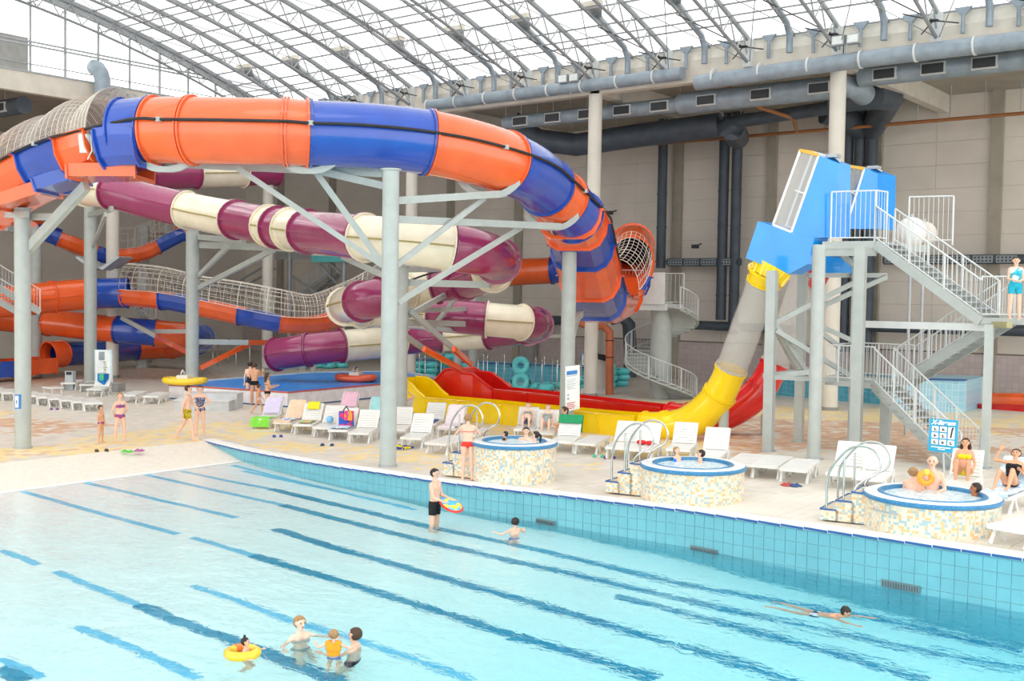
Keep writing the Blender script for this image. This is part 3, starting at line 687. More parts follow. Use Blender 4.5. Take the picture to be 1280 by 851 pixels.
mast(708,541,311,.25,'grey slide mast with a tall white notice in front of the yellow chute',[(716,402,727,392,42,.25),(713,437,724,396,41.5,.15)])
mast(45,470,285,.3,'grey mast far behind the left row of loungers',[(30,292,8,285,60,.3)])
mast(177,459,283,.3,'grey core post of the far spiral staircase',[])
mast(335,440,380,.15,'thin post under the far orange channel',[])
mast(378,462,418,.3,'salmon drain pipe standing below the orange and blue channel',[],'drain_pipe')
mast(392,468,421,.2,'white stub post under the purple slide end',[])
# --- G/H: steep yellow and red slides
yel=thing('speed_slide','yellow speed slide with clear upper tube ending in an open chute','water slide',P(700,540))
a=NT('clear_tube'); a.t.nodes.remove(a.b); tr=a.n('BsdfTransparent',{'Color':(.93,.93,.92,1)}); gs=a.n('BsdfPrincipled',{'Base Color':(.97,.96,.94,1),'Roughness':.25}); mxs=a.n('MixShader',{0:.26,1:tr.outputs[0],2:gs.outputs[0]}); mxs.inputs[0].default_value=.2; a.l(mxs.outputs[0],a.out.inputs['Surface']); clear_m=a.m; CM['T']=clear_m
dY=33.6
tube_slide(yel,[(960,339,33.6,24,'Y'),(954,354,33.8,20.5,'T'),(936,402,34.5,20,None),(914,461,35.2,19.6,'Y'),(899,493,35.6,20.5,'Y'),(881,514,36,21.5,None),(858,529,36.5,21,None),(832,534,36.9,20,'Y'),(805,533,37.4,18.5,None)],None,6,28,flw=.05)
CH_=[(-1.1,.02),(-1.,.02),(-1.,-.12),(-.92,-1.38),(.92,-1.38),(1.,-.12),(1.,.02),(1.1,.02)]
frY,sY=trough_slide(yel,[(806,518,37.4,.55,'Y'),(760,515,38.6,.55,'Y'),(700,509.5,40.1,.55,'Y'),(640,504,41.8,.55,'Y'),(588,499,43.3,.55,'Y'),(546,495.5,44.6,.55,None)],CH_,4)
tube_h=[(546,495.5,44.6),(538,489,44.8),(528,478,45.1),(520,473,45.4),(506,471.5,45.9)]
def raised(parent,pts,hw,c,base):
    b=B(); vs=[]
    q=[D(*p) for p in pts]; t=(q[-1]-q[0]); t.z=0; t.normalize(); s=Vector((-t.y,t.x,0))
    for p in q:
        gz=base(p)
        for w_ in (-hw,hw): vs+=[p+s*(w_-.05*(1 if w_<0 else -1)),p+s*(w_),Vector((p.x,p.y,gz))+s*w_,Vector((p.x,p.y,gz))+s*(w_-.05*(1 if w_<0 else -1))]
    n=len(q); f=[]
    for i in range(n-1):
        for o in (0,4):
            for j in range(4): f.append((8*i+o+j,8*i+o+(j+1)%4,8*i+8+o+(j+1)%4,8*i+8+o+j))
    for e in (0,n-1):
        for o in (0,4): f.append(tuple(8*e+o+j for j in range(4)))
    b.add(vs,f)
    # rim lips
    for w_ in (-hw,hw):
        sg=1 if w_>0 else -1; b.tube([p+s*(w_+sg*.05) for p in q],.06,6)
    b.build('chute_side',CM[c],parent)
    b=B(); b.prism([q[-1]-s*hw,q[-1]+s*hw,Vector((q[-1].x,q[-1].y,base(q[-1])))+s*hw,Vector((q[-1].x,q[-1].y,base(q[-1])))-s*hw],t*.06); b.build('chute_end',CM[c],parent)
gy=lambda p:zd(p.x)+.12
raised(yel,tube_h,.57,'Y',gy)
b=B(); q0,q1=D(546,495.5,44.6),D(506,471.5,45.9); v=(q1-q0); v.z=0; b.bar(Vector((q0.x,q0.y,gy(q0)+.15)),Vector((q1.x,q1.y,gy(q1)+.15)),1.0,.08); b.build('chute_floor',yellow,yel)
b=B(); b.cyl(D(905,505,35.6)-Vector((0,0,.1)),Vector((D(905,505,35.6).x,D(905,505,35.6).y,zd(-16.6))),.16,n=16); b.build('prop',steel,yel,True)
b=B(); b.bar(P(508,513),P(640,526.5),1.1,.14); b.bar(P(640,526.5),P(800,542),1.1,.14); b.build('plinth',brown_wood,yel)
redt=thing('speed_slide','red speed slide with clear upper tube running behind the yellow one','water slide',P(750,520))
tube_slide(redt,[(1006,345,37.2,17,'T'),(997,372,37.3,17,None),(985,410,37.4,17.2,None),(968,455,37.5,17.8,'R'),(950,487,37.5,19,'R'),(925,508,37.7,20,None),(893,521,38,20,None),(862,523,38.6,19,'R'),(838,521,39.2,18,None)],None,6,26,flw=.05)
trough_slide(redt,[(838,508,39.2,.55,'R'),(790,503,40.5,.55,'R'),(730,496,42,.55,'R'),(670,489,43.7,.55,'R'),(627,485,45,.55,None)],CH_,4)
raised(redt,[(627,485,45),(614,475,45.3),(603,467,45.6),(588,465,45.9),(580,460,46.1),(569,461,46.4),(552,479,47)],.57,'R',gy)
ORD=['first','second','third','fourth','fifth','sixth','seventh','eighth','ninth','tenth','eleventh','twelfth','thirteenth','fourteenth','fifteenth','sixteenth','seventeenth','eighteenth','nineteenth','twentieth','twenty-first','twenty-second','twenty-third','twenty-fourth','twenty-fifth','twenty-sixth']
# ================================================================ STAIR TOWER
def railing(parent,pts,h=1.0,sp=.15,mm=white_paint,posts=1.2,cap=None,nm='railing'):
    pts=[Vector(p) for p in pts]; Z=Vector((0,0,1)); b=B(); b.tube([p+Z*h for p in pts],.024,6); b.tube([p+Z*.1 for p in pts],.02,5)
    L=[0]
    for p,q in zip(pts,pts[1:]): L.append(L[-1]+(q-p).length)
    def at_(s):
        for i in range(len(pts)-1):
            if s<=L[i+1]+1e-6: return pts[i].lerp(pts[i+1],(s-L[i])/(L[i+1]-L[i]))
        return pts[-1]
    n=max(1,round(L[-1]/posts))
    for i in range(n+1): p=at_(L[-1]*i/n); b.cyl(p-Z*.05,p+Z*h,.028,n=8)
    r=b.build(nm,mm,parent,True); k=int(L[-1]/sp); b0=None
    for i in range(1,k):
        p=at_(L[-1]*i/k)
        if b0 is None: b0=B().cyl((0,0,.1),(0,0,h),.009,n=5).build('baluster',mm,r,origin=(0,0,0)); o=b0
        else: o=dup(b0,r)
        o.location=p-W[r.name]
    return r
def stair(parent,q0,q1,wv,n,h=1.0,sp=.16,mm=steel):
    q0,q1,wv=Vector(q0),Vector(q1),Vector(wv); Z=Vector((0,0,1)); s=None
    for e in (0,1):
        b=B(); o=wv*e; b.bar(q0+o-Z*.1,q1+o-Z*.1,.06,.26); b.build('stringer',mm,parent)
    dx=(q1-q0); hz=Vector((dx.x,dx.y,0)); tl=hz.length/n; ang=math.atan2(hz.y,hz.x); t0=None
    for i in range(n):
        c=q0+dx*((i+.5)/n)+wv*.5
        if t0 is None: t0=B().box((0,0,0),(tl*1.05,wv.length-.04,.04)).build('tread',galv,parent,origin=(0,0,0)); o=t0
        else: o=dup(t0,parent)
        o.location=c-W[parent.name]; o.rotation_euler=(0,0,ang)
    for e in (0,1): railing(parent,[q0+wv*e,q1+wv*e],h,sp)
tp=P(1017,574.5); 
tower=thing('stair_tower','white steel stair tower with zigzag stairs behind the X-Stream sign','stairs',tp)
WV=Vector((.15,1.15,0))
zT=ztop(tp,299); 
def zat(x,y,d): return D(x,y,d)
A0=D(1094,301,32.2); A1=D(1226,397,29.9); L1=D(1092,479,32.3); Cb=P(1200,590); C0=L1.copy()
A1.z=D(1226,397,29.9).z
# landings
def slab(parent,pts,z,th,mm,nm='landing'): b=B(); b.prism([Vector((p[0],p[1],z-th)) for p in pts],(0,0,th)); return b.build(nm,mm,parent)
pf0=D(1028,300,33); ptop=[(pf0.x,pf0.y),(A0.x,A0.y),(A0.x+.5,A0.y+3.),(pf0.x+.1,pf0.y+3.2)]
slab(tower,ptop,A0.z,.22,steel)
R1=D(1282,399,29.2); l2=[(A1.x,A1.y),(R1.x+.8,R1.y-.1),(R1.x+1.,R1.y+2.5),(A1.x+.2,A1.y+2.5)]
slab(tower,l2,A1.z,.16,steel)
Lf=D(1031,476,33.6); l1=[(Lf.x,Lf.y),(L1.x,L1.y),(L1.x+.3,L1.y+2.5),(Lf.x+.1,Lf.y+2.5)]
slab(tower,l1,L1.z,.16,steel)
stair(tower,A0,A1,WV,13); 
stair(tower,A1+Vector((.1,1.3,0)),L1+Vector((.2,1.3,0)),WV*.95,12)
stair(tower,L1,Cb,WV,13)
V3=lambda p,z: Vector((p[0],p[1],z))
railing(tower,[V3((pf0.x+.25,pf0.y),A0.z),V3((A0.x-.02,A0.y),A0.z)],1.45,.13)
railing(tower,[V3((A0.x,A0.y),A0.z),V3((A0.x+.1,A0.y+.6),A0.z)],1.45,.13)
railing(tower,[V3((A0.x+.3,A0.y+1.9),A0.z),V3((A0.x+1.5,A0.y+2.2),A0.z)],1.4,.13)
railing(tower,[V3((pf0.x-1.2,pf0.y+1.6),A0.z),V3((pf0.x-.6,pf0.y+1.6),A0.z)],1.3,.13)
railing(tower,[V3(l2[0],A1.z),V3(l2[1],A1.z)],1.1,.13); railing(tower,[V3(l2[1],A1.z),V3(l2[2],A1.z),V3(l2[3],A1.z)],1.1,.13)
railing(tower,[V3(l1[1],L1.z)+Vector((-.0,0,0)),V3(l1[0],L1.z),V3(l1[3],L1.z),V3(l1[2],L1.z)],1.05,.13)
def post(x,y,zt,w_,round_=False,parent=tower):
    p=P(x,y); b=B()
    if round_: b.cyl(p,(p.x,p.y,zt),w_/2,n=20)
    else: b.box((p.x,p.y,(p.z+zt)/2),(w_,w_,zt-p.z),.1)
    b.build('post',steel,parent,round_); b=B(); b.box((p.x,p.y,p.z+.015),(w_+.1,w_+.1,.03),.1); b.build('foot_plate',galv,parent); return p
c3=post(1017,574.5,A0.z-.2,.36,True); c4=post(1069,569,A0.z-.2,.3); c1=post(960,564,D(970,338,32.8).z,.28); c2=post(998,552,D(1002,322,35).z,.26)
c5=post(1063.5,556,A0.z-.2,.18); c6=post(1106,562.5,L1.z-.1,.28); c7=post(1231,585.5,A1.z-.16,.2); c8=post(954.5,543.5,D(955,524,36).z,.16)
def strut(x1,y1,d1,x2,y2,d2,w_=.14,nm='brace',mm=steel): B().bar(D(x1,y1,d1),D(x2,y2,d2),w_*.7,w_).build(nm,mm,tower)
for a_ in [(967,404,33,1074,350,33.5),(1012,390,33.4,1108,346,34.5),(970,413,32.9,1068,473,33.6),(1012,470,33.6,968,404,33),(968,469,33.2,1020,464,33),(964,471,33,1066,476,33.5),(1010,344,34,1108,344,35),(1036,304,33.2,1074,337,33.6),(1024,414,33.4,1050,434,34),(965,404,33,995,460,35),(955,470,33,1012,462,34),(1018,404,34,1075,430,34)]: strut(*a_)
B().bar(D(1081,405,33),D(1233,409,30),.14,.2).build('beam',white_paint,tower); B().bar(D(1233,406,30.3),D(1262,406,28.6),.14,.16).build('beam',mat('mossy_beam','#a7a27a',.8),tower)
for z in (.0,): B().bar(Vector((pf0.x,pf0.y+.1,A0.z-.3)),Vector((A0.x,A0.y+.1,A0.z-.3)),.16,.26).build('beam',steel,tower)
B().bar(D(1120,470,32),D(1108,560,32.2),.05,.05).build('hanger',galv,tower)
B().bar(P(1248,594),D(1300,555,27),.08,.12).build('brace',galv,tower)
# --- launch capsules
def capsule(name,label,face,right,top,door,d,lowf,lowr,off=1.0,collar=None):
    t=thing(name,label,'slide capsule',D(face[0][0],face[0][1],d)); O=Vector((.25,1.,0)).normalized()*off
    b=B(); b.prism([D(x,y,d) for x,y in face],O); b.build('cabin',sky_blue,t)
    b=B(); b.prism([D(x,y,d-.02) for x,y in lowf],O*1.1); b.build('elbow_box',sky_blue,t)
    if door:
        fr=[D(x,y,d) for x,y in door]; b=B(); b.prism(fr,O); b.build('clear_door',clear_m,t)
        b=B()
        for p,q in zip(fr,fr[1:]+fr[:1]):
            for o in (Vector(),O): b.bar(p+o,q+o,.05,.06)
        b.build('door_frame',white_pl,t)
        b=B(); b.bar(fr[0]-O*.05,fr[0]+O*1.05,.08,.08); b.bar(fr[0],fr[1],.07,.09); b.build('door_head',mat('gold_trim','#d8a93e',.5),t)
        m_=(fr[0]+fr[3])*.5; m2=(fr[1]+fr[2])*.5; b=B(); b.tube([m_.lerp(m2,.45),m_.lerp(m2,.7)+Vector((0,-.05,0)),m2],.02,5); b.build('door_handle',white_pl,t)
    hp=[D(x,y,d)+O*.5 for x,y in top]; b=B(); b.box(hp[0],(.35,.35,.1)); b.bar(hp[0],hp[1],.2,.05); b.build('roof_hinge',galv,t)
    return t
cap1=capsule('launch_capsule','bright blue launch capsule with clear door, left of its twin','',0,0,0,0,0,0) if False else capsule('launch_capsule','front bright blue launch capsule with a clear door and yellow collar',[(1023,194),(1048,204),(1047,297),(1003,297),(989,287)],None,[(1034,194),(1042,202)],[(1000,188),(1023,194),(989,290),(966,281)],33.1,[(947.5,276.5),(1003,293),(1018,297),(1010,330),(985,342.5),(932,322.5)],None,.6)
cap2=capsule('launch_capsule','rear bright blue launch capsule with a red collar, behind the platform railing',[(1080,210),(1097,217),(1096,286),(1056,286),(1057,262)],None,[(1081,208),(1090,213)],[(1056,207),(1080,211),(1060,275),(1054,262)],35.8,[(1010,316),(1056,324),(1048,345),(1022,345),(1008,332)],None,1.0)
b=B(); b.tube([D(1022,340,37.),D(1014,355,37.2)],.42,20); b.build('collar',red,cap2,True)
b=B(); b.tube([D(966,333,33.5),D(958,347,33.55)],[.62,.5],24); 
for k in range(12):
    an=k*math.pi/6; ax=(D(958,347,33.55)-D(966,333,33.5)).normalized(); s=ax.cross(Vector((0,1,0))).normalized(); u=s.cross(ax); o=(s*math.cos(an)+u*math.sin(an)); b.bar(D(966,333,33.5)+o*.6,D(958,348,33.55)+o*.52,.04,.06)
b.build('collar',yellow,cap1,True)
# X-Stream sign
sg=thing('notice_board','bright blue X-Stream sign with nine white pictogram squares','sign',P(1178,590))
sd_=28.45; q=[(1162,523),(1197,525.5),(1195,567),(1160,563)]; f=[D(x,y,sd_) for x,y in q]; b=B(); b.prism(f,Vector((.01,.04,0))); b.build('panel',mat('sign_blue','#129fc9',.4),sg)
def SP(u,v,o=.012): p=f[0].lerp(f[1],u).lerp(f[3].lerp(f[2],u),v); return p+Vector((.3,-1,0)).normalized()*o
wp=mat('sign_white','#f6f8f8',.5); inkm=mat('sign_ink','#23292e',.6)
for r_ in range(3):
    for c_ in range(3):
        u0=.10+.29*c_; v0=.22+.2*r_; 
        if c_==2 and r_==1: continue
        v1=v0+(.36 if c_==2 and r_==0 else .16); B().poly([SP(u0,v0),SP(u0+.24,v0),SP(u0+.24,v1),SP(u0,v1)]).build('pictogram',wp,sg,fix=False)
        k=(r_*3+c_)%4; b=B(); uc=u0+.12; vc=(v0+v1)/2
        if c_==2 and r_==0: b.bar(SP(uc+.03,v0+.05,.02),SP(uc-.02,v1-.04,.02),.03,.03); b.ell(SP(uc+.04,v0+.04,.02),(.03,.01,.03))
        else: b.ell(SP(uc-.02,vc-.01,.02),(.022,.008,.022)); b.bar(SP(uc-.05,vc+.04,.02),SP(uc+.05,vc+(.01 if k%2 else .03),.02),.02,.02)
        b.build('symbol',inkm,sg)
for v0,u0,u1 in ((.845,.1,.8),(.9,.35,.6)): B().poly([SP(u0,v0),SP(u1,v0),SP(u1,v0+.03),SP(u0,v0+.03)]).build('text_line',wp,sg,fix=False)
def text(body,p,right,up,size,mm,parent,nm='lettering',shear=0,bold=.0):
    cu=bpy.data.curves.new(nm,'FONT'); cu.body=body; cu.size=size; cu.extrude=.004; cu.shear=shear; cu.offset=bold; cu.align_x='CENTER'; cu.materials.append(mm)
    tmp=bpy.data.objects.new('tmp',cu); C.objects.link(tmp); dg=bpy.context.evaluated_depsgraph_get(); me=bpy.data.meshes.new_from_object(tmp.evaluated_get(dg)); bpy.data.objects.remove(tmp)
    right=Vector(right).normalized(); up=Vector(up).normalized(); up=(up-right*up.dot(right)).normalized(); n=right.cross(up); m=Matrix((right,up,n)).transposed().to_4x4(); m.translation=Vector(p)-W[parent.name]
    me.transform(m); me.materials.clear(); me.materials.append(mm); o=bpy.data.objects.new(nm,me); C.objects.link(o); o.parent=parent; W[o.name]=W[parent.name]; return o
text('X-Stream',SP(.5,.16,.02),f[1]-f[0],f[0]-f[3],.155,wp,sg,shear=.3,bold=.006)
B().bar(D(1179,566,sd_+.05),P(1180,592),.05,.05).build('sign_post',galv,sg)
# --- spiral stairs
def spiral(name,label,pc,rc,ro,zt,a_top,turn,n,plat=None,rail_h=1.0,mm=steel,treadm=None):
    t=thing(name,label,'stairs',pc); z0=pc.z; b=B(); b.cyl(pc,(pc.x,pc.y,zt+.1),rc,n=28); b.build('core_post',steel,t,True)
    pts=[]; t0=None; dz=(zt-z0)/n
    for i in range(n):
        a0=a_top+turn*i/n; a1=a_top+turn*(i+1)/n; z=zt-dz*(i+1)
        if t0 is None:
            b=B(); da=abs(turn)/n*1.15; v=[(rc*.9*math.cos(k),rc*.9*math.sin(k)) for k in (-da/2,da/2)]+[(ro*math.cos(k),ro*math.sin(k)) for k in (da/2,-da/2)]
            b.prism([Vector((x,y,-.05)) for x,y in v],(0,0,.05)); b.box((ro*.6,0,-.1),(ro*.7,.05,.12)); t0=b.build('tread',treadm or mm,t,origin=(0,0,0)); o=t0
        else: o=dup(t0,t)
        am=(a0+a1)/2; o.location=Vector((0,0,z-z0)); o.rotation_euler=(0,0,am); pts.append(Vector((pc.x+ro*math.cos(am),pc.y+ro*math.sin(am),z)))
    railing(t,pts,rail_h,.2,white_paint,1.6)
    b=B(); vs=[]; b.tube([p-Vector((0,0,.08)) for p in pts],.05,4); b.build('outer_stringer',mm,t)
    return t
pc=P(825,497); zt=ztop(pc,380); sp1=spiral('spiral_stair','white spiral staircase with round core, right of the brown pipes',pc,.52,1.75,zt,math.radians(-38),math.radians(432),28)
px0=D(772,384,dep(pc)-.8); b=B(); b.prism([Vector((px0.x,px0.y,zt-.3)),Vector((pc.x-.4,pc.y-1.1,zt-.3)),Vector((pc.x+.6,pc.y-.5,zt-.3)),Vector((pc.x+.5,pc.y+1.2,zt-.3)),Vector((px0.x+.2,px0.y+2.2,zt-.3))],(0,0,.3)); b.build('landing',white_paint,sp1)
railing(sp1,[Vector((px0.x,px0.y,zt)),Vector((pc.x-.4,pc.y-1.1,zt))],1.6,.16); railing(sp1,[Vector((px0.x+.2,px0.y+2.2,zt)),Vector((pc.x+.5,pc.y+1.2,zt))],1.5,.2)
b=B(); b.box((pc.x+.1,pc.y-1.0,zt+.75),(1.1,.06,1.5),.5); b.build('panel',white_paint,sp1)
pc=P(180,459); spiral('spiral_stair','far spiral staircase with reddish treads behind the blue tube',pc,.3,1.35,ztop(pc,285),math.radians(40),math.radians(480),30,treadm=mat('reddish_tread','#a58a86',.6))
# staircase at the far left edge
fl_=thing('staircase','grey metal staircase leaving the frame at the far left','stairs',P(-10,520))
q0=D(-30,300,52); q1=D(24,385,54); stair(fl_,D(-60,340,50),D(22,388,52),Vector((0,1.1,0)),12)
# dim steel gallery with stairs in the far corner
gal=thing('steel_gallery','dim grey steel gallery with stairs in the far corner','gallery',P(420,440,0))
gy_=52.
for z_,x0,x1 in ((7.6,345,500),(7.3,345,500),(5.2,200,330)):
    pa,pb=AY(x0,330,gy_),AY(x1,330,gy_); b=B(); b.bar(Vector((pa.x,gy_,z_)),Vector((pb.x,gy_,z_)),.15,.3); b.build('beam',galv,gal)
for x in (362,430): pa=AY(x,350,gy_); B().cyl((pa.x,gy_,0),(pa.x,gy_,9),.17,n=12).build('post',galv,gal,True)
pa,pb=AY(350,334,gy_),AY(500,334,gy_); B().box(((pa.x+pb.x)/2,gy_+1,7.5),(pb.x-pa.x,2.2,.15)).build('deck',galv,gal)
for (x1,y1,x2,y2) in ((365,345,405,372),(380,300,430,345),(430,365,400,330),(300,350,335,330),(280,372,345,335)): B().bar(AY(x1,y1,gy_),AY(x2,y2,gy_),.12,.12).build('brace',galv,gal)
stair(gal,AY(412,340,gy_+.5),AY(370,372,gy_+.5),Vector((0,1.1,0)),10,mm=galv)
for x in (403,404): pass
b=B(); p=AY(415,324,gy_); b.box(p+Vector((0,0,.3)),(3.,1.,1.)); b.build('teal_crate_stack',teal,gal)
# --- pipes, ducts
def pipe(name,label,pts,r,mm,cat='pipe',n=12,parts=None):
    t=thing(name,label,cat,pts[0]); b=B(); b.tube(pts,r,n); b.build('run',mm,t,True); return t
def YP(x,y,Y): return AY(x,y,Y)
# round duct on the front of the side beam
zz=YP(740,106,44.4).z
t=pipe('roof_duct','long blue-grey round duct along the lip of the roof beam, left length',[Vector((YP(535,140,44.4).x,44.4,zz)),Vector((YP(853,95,44.4).x,44.4,zz))],.3,duct,'duct',16)
for k in range(8): X=YP(535,135,44.4).x+2*k; B().cyl((X,44.4,zz),(X+.08,44.4,zz),.33,n=16).build('strap',white_paint,t)
z2=YP(1130,68,44.3).z
t=pipe('roof_duct','long blue-grey round duct along the lip of the roof beam, right length',[Vector((YP(871,95,44.3).x,44.3,z2-.15)),Vector((YP(1070,65,44.3).x,44.3,z2)),Vector((8,44.3,z2))],.34,duct,'duct',16)
for k in range(11): X=YP(892,95,44.3).x+2.2*k; B().cyl((X,44.3,z2),(X+.08,44.3,z2),.37,n=16).build('strap',white_paint,t)
# supply ducts with grilles under the aisle ceiling
def supply(label,x0,y0,x1,y1,Y,r,mm,gr,extra=None):
    a_,b_=YP(x0,y0,Y),YP(x1,y1,Y); b_.z=a_.z=(a_.z+b_.z)/2; pts=[a_,b_]+(extra or [])
    t=pipe('supply_duct',label,pts,r,mm,'duct',18)
    for k in range(gr):
        X=a_.x+(b_.x-a_.x)*(k+.6)/gr; b=B(); b.box((X,Y-r*.93,a_.z-.05),(1.0,.14,.5)); g=b.build('grille_frame',mat('grille_white','#c8cbc9',.5),t); b=B(); b.box((X,Y-r*1.0-.02,a_.z-.05),(.86,.14,.38)); b.build('grille',dark,g)
    for k in range(gr*2): X=a_.x+(b_.x-a_.x)*k/(gr*2); B().cyl((X,Y,a_.z),(X,Y,15.4),.02,n=4).build('hanger',galv,t)
    return t
supply('grey supply duct with white grilles under the aisle ceiling, right part',1075,99,1330,66,47,.42,duct,4)
supply('grey supply duct with white grilles under the aisle ceiling, middle part',850,133,1060,104,47,.5,duct,3,[YP(1070,110,47.5),YP(1080,118,48.5)])
supply('grey supply duct with white grilles under the aisle ceiling, left part',632,151,848,134,47,.36,duct,5)
supply('unlit grey duct at the far left under the end beam',-60,140,30,139,30,.45,duct_dk,2)
pipe('return_duct','thick dark duct curling down behind the left round column',[YP(640,152,49),YP(672,175,50),YP(720,181,51),YP(800,169,51),YP(900,156,51),YP(915,160,52),YP(922,172,56)],.62,duct_dk,'duct',18)
pipe('return_duct','thick dark duct curling behind the right round column',[YP(1040,126,51),YP(1070,122,51),YP(1095,120,51),YP(1112,122,52.5),YP(1106,134,55),YP(1090,160,57.6)],.62,duct_dk,'duct',18)
pipe('return_duct','bundle of dark ducts bending above the dark risers',[YP(1030,140,55),YP(1060,148,56),YP(1075,160,57.6)],.6,duct_dk,'duct',16)
for k,(x,yt,yb,lb) in enumerate([(829,180,335,'single dark vertical duct behind the spiral staircase'),(906,172,400,'dark vertical duct, left of the pair beside the yellow slide'),(922,172,418,'dark vertical duct, right of the pair beside the yellow slide'),(1061,150,440,'dark vertical duct, left of the three behind the blue capsules'),(1076,150,440,'dark vertical duct, middle of the three behind the blue capsules'),(1091,150,440,'dark vertical duct, right of the three behind the blue capsules')]):
    Yd=58.; p=YP(x,yt,Yd); q=YP(x,yb,Yd); t=pipe('riser_duct',lb,[Vector((p.x,Yd,p.z+2)),Vector((p.x,Yd,q.z))],.29 if k else .28,duct_dk,'duct',18)
    for z in (3,5,7,9,11): B().cyl((p.x,Yd,z),(p.x,Yd,z+.07),.32,n=18).build('band',duct_dk,t)
# wall-mounted perforated duct
for k,(x0,x1,y,lb) in enumerate([(835,925,328,'dark wall duct with square perforated grilles behind the spiral stair'),(1105,1300,325,'dark wall duct with square perforated grilles beside the stairs')]):
    Yd=58.; a_,b_=YP(x0,y,Yd),YP(x1,y,Yd); b_.z=a_.z; t=pipe('wall_duct',lb,[a_,b_],.24,duct_dk,'duct',16); n=int((b_.x-a_.x)/1.1)
    for i in range(n):
        X=a_.x+.6+i*1.1; b=B(); b.box((X,Yd-.22,a_.z),(.95,.06,.36)); g=b.build('grille',mat('perforated_grey','#8c969c',.5),t); b=B()
        for u in range(5):
            for v in range(2): b.box((X-.36+u*.18,Yd-.255,a_.z-.08+v*.16),(.09,.02,.08))
        b.build('holes',dark,g)
pipe('floor_duct','dark horizontal duct low on the rear wall, right of the stairs',[YP(1090,408,57.6),YP(1300,414,57.6)],.28,duct_dk,'duct'); pipe('floor_duct','dark horizontal duct running from the purple slide end to the dark risers',[YP(660,399,58),YP(712,401,58)],.3,duct_dk,'duct')
pipe('floor_duct','dark horizontal duct behind the clear tube of the yellow slide',[YP(868,406,58),YP(990,412,58)],.26,duct_dk,'duct')
pipe('elbow_duct','dark bent duct right of the salmon pipes',[YP(765,398,57),YP(778,396,57),YP(786,405,57.5),YP(788,440,57.8),Vector((YP(788,440,57.8).x,57.8,0))],.4,duct_dk,'duct')
# copper coloured main along the wall with hangers
Yc=56.; zc=(YP(691.5,189.8,Yc).z+YP(1280,142.3,Yc).z)/2; t=pipe('sprinkler_main','brown sprinkler main hung along the rear wall',[Vector((YP(625,190,Yc).x,Yc,zc)),Vector((-2,Yc,zc))],.09,copper,'pipe',8)
for k in range(26): X=-46+k*1.6; B().cyl((X,Yc,zc-.1),(X,Yc,15.4),.025,n=4).build('hanger',galv,t)
pipe('sprinkler_branch','short brown branch pipe left of the right round column',[YP(893,98,49),YP(915,110,50)],.1,copper); pipe('sprinkler_branch','bent brown branch pipe dropping to the wall main',[YP(945,133,50),YP(992,148,52),YP(996,163,55.5)],.1,copper)
# white-grey struts with heads and bent air pipes on the upstand
hd=None
for i,X in enumerate([TXS[0]+2.0175+4.035*k for k in range(0,13)]):
    bb=[]
    if hd is None:
        hd=thing('air_nozzle','bent grey air pipe with a perforated head under the roof','pipe',(0,0,0),'bent air pipes along the roof edge')
        B().tube([(0,YB-.35,15.3),(0,YB-.35,16.),(0,YB-.7,16.5),(0,YB-3.1,17.55)],.14,10).build('riser',duct,hd,True,origin=(0,0,0))
        B().prism([(-.28,YB-3.0,17.35),(.28,YB-3.0,17.35),(.55,YB-3.4,17.75),(-.55,YB-3.4,17.75)],(0,-.1,.1)).build('funnel',duct,hd,origin=(0,0,0))
        b=B(); b.box((0,YB-3.5,17.85),(1.15,.3,.22)); b.build('perforated_head',mat('head_cream','#c8c2b0',.6),hd,origin=(0,0,0)); o=hd
    else: o=copy_tree(hd)
    o.location=(X,0,0); o['label']='bent grey air pipe with perforated head under the roof, %s from the left'%ORD[i]
fk=None
for i,X in enumerate([TXS[0]+1+2.0175*k for k in range(0,26)]):
    if fk is None:
        fk=thing('roof_prop','grey tapered prop standing on the roof beam','prop',(0,0,0),'tapered props on the roof beam')
        B().cyl((0,YB-.2,15.2),(0,YB-.2,15.95),.08,n=8).build('stem',duct,fk,origin=(0,0,0)); B().prism([(-.09,YB-.25,15.9),(.09,YB-.25,15.9),(.34,YB-.25,16.2),(-.34,YB-.25,16.2)],(0,.12,0)).build('fork',duct,fk,origin=(0,0,0)); o=fk
    elif k%1==0: o=copy_tree(fk)
    o.location=(X,0,0); o['label']='grey tapered prop on the roof beam, %s from the left'%ORD[i]
# flood lights, big bent pipe at the end window
for k,(x,y,lb) in enumerate([(712,98,'pair of grey floodlights on the beam left of the round column'),(1058,50,'pair of grey floodlights on the beam above the right column')]):
    c_=YP(x,y,44.2); t=thing('floodlight',lb,'light',c_)
    for s in (-.32,.32): b=B(); b.box(c_+Vector((s,0,0)),(.52,.3,.38)); b.build('lamp',galv,t); b=B(); b.box(c_+Vector((s,-.16,0)),(.44,.02,.3)); b.build('glass_front',mat('lamp_glass','#e6ecec',.2),t)
    B().cyl(c_,c_+Vector((0,.1,-.7)),.04,n=6).build('stalk',galv,t)
c_=AX(157,121,-54.6); t=thing('floodlight','pair of grey floodlights on the end beam above the slide','light',c_)
for s in (-.32,.32): B().box(c_+Vector((0,s,0)),(.3,.55,.4)).build('lamp',galv,t)
pts=[AX(128,118,-54.4),AX(128,100,-54.4),AX(126,92,-54.4),AX(122,86,-54.6),AX(118,84,-55)]
pipe('bent_duct','thick bent blue-grey duct at the end window',pts,.42,duct,'duct',16)
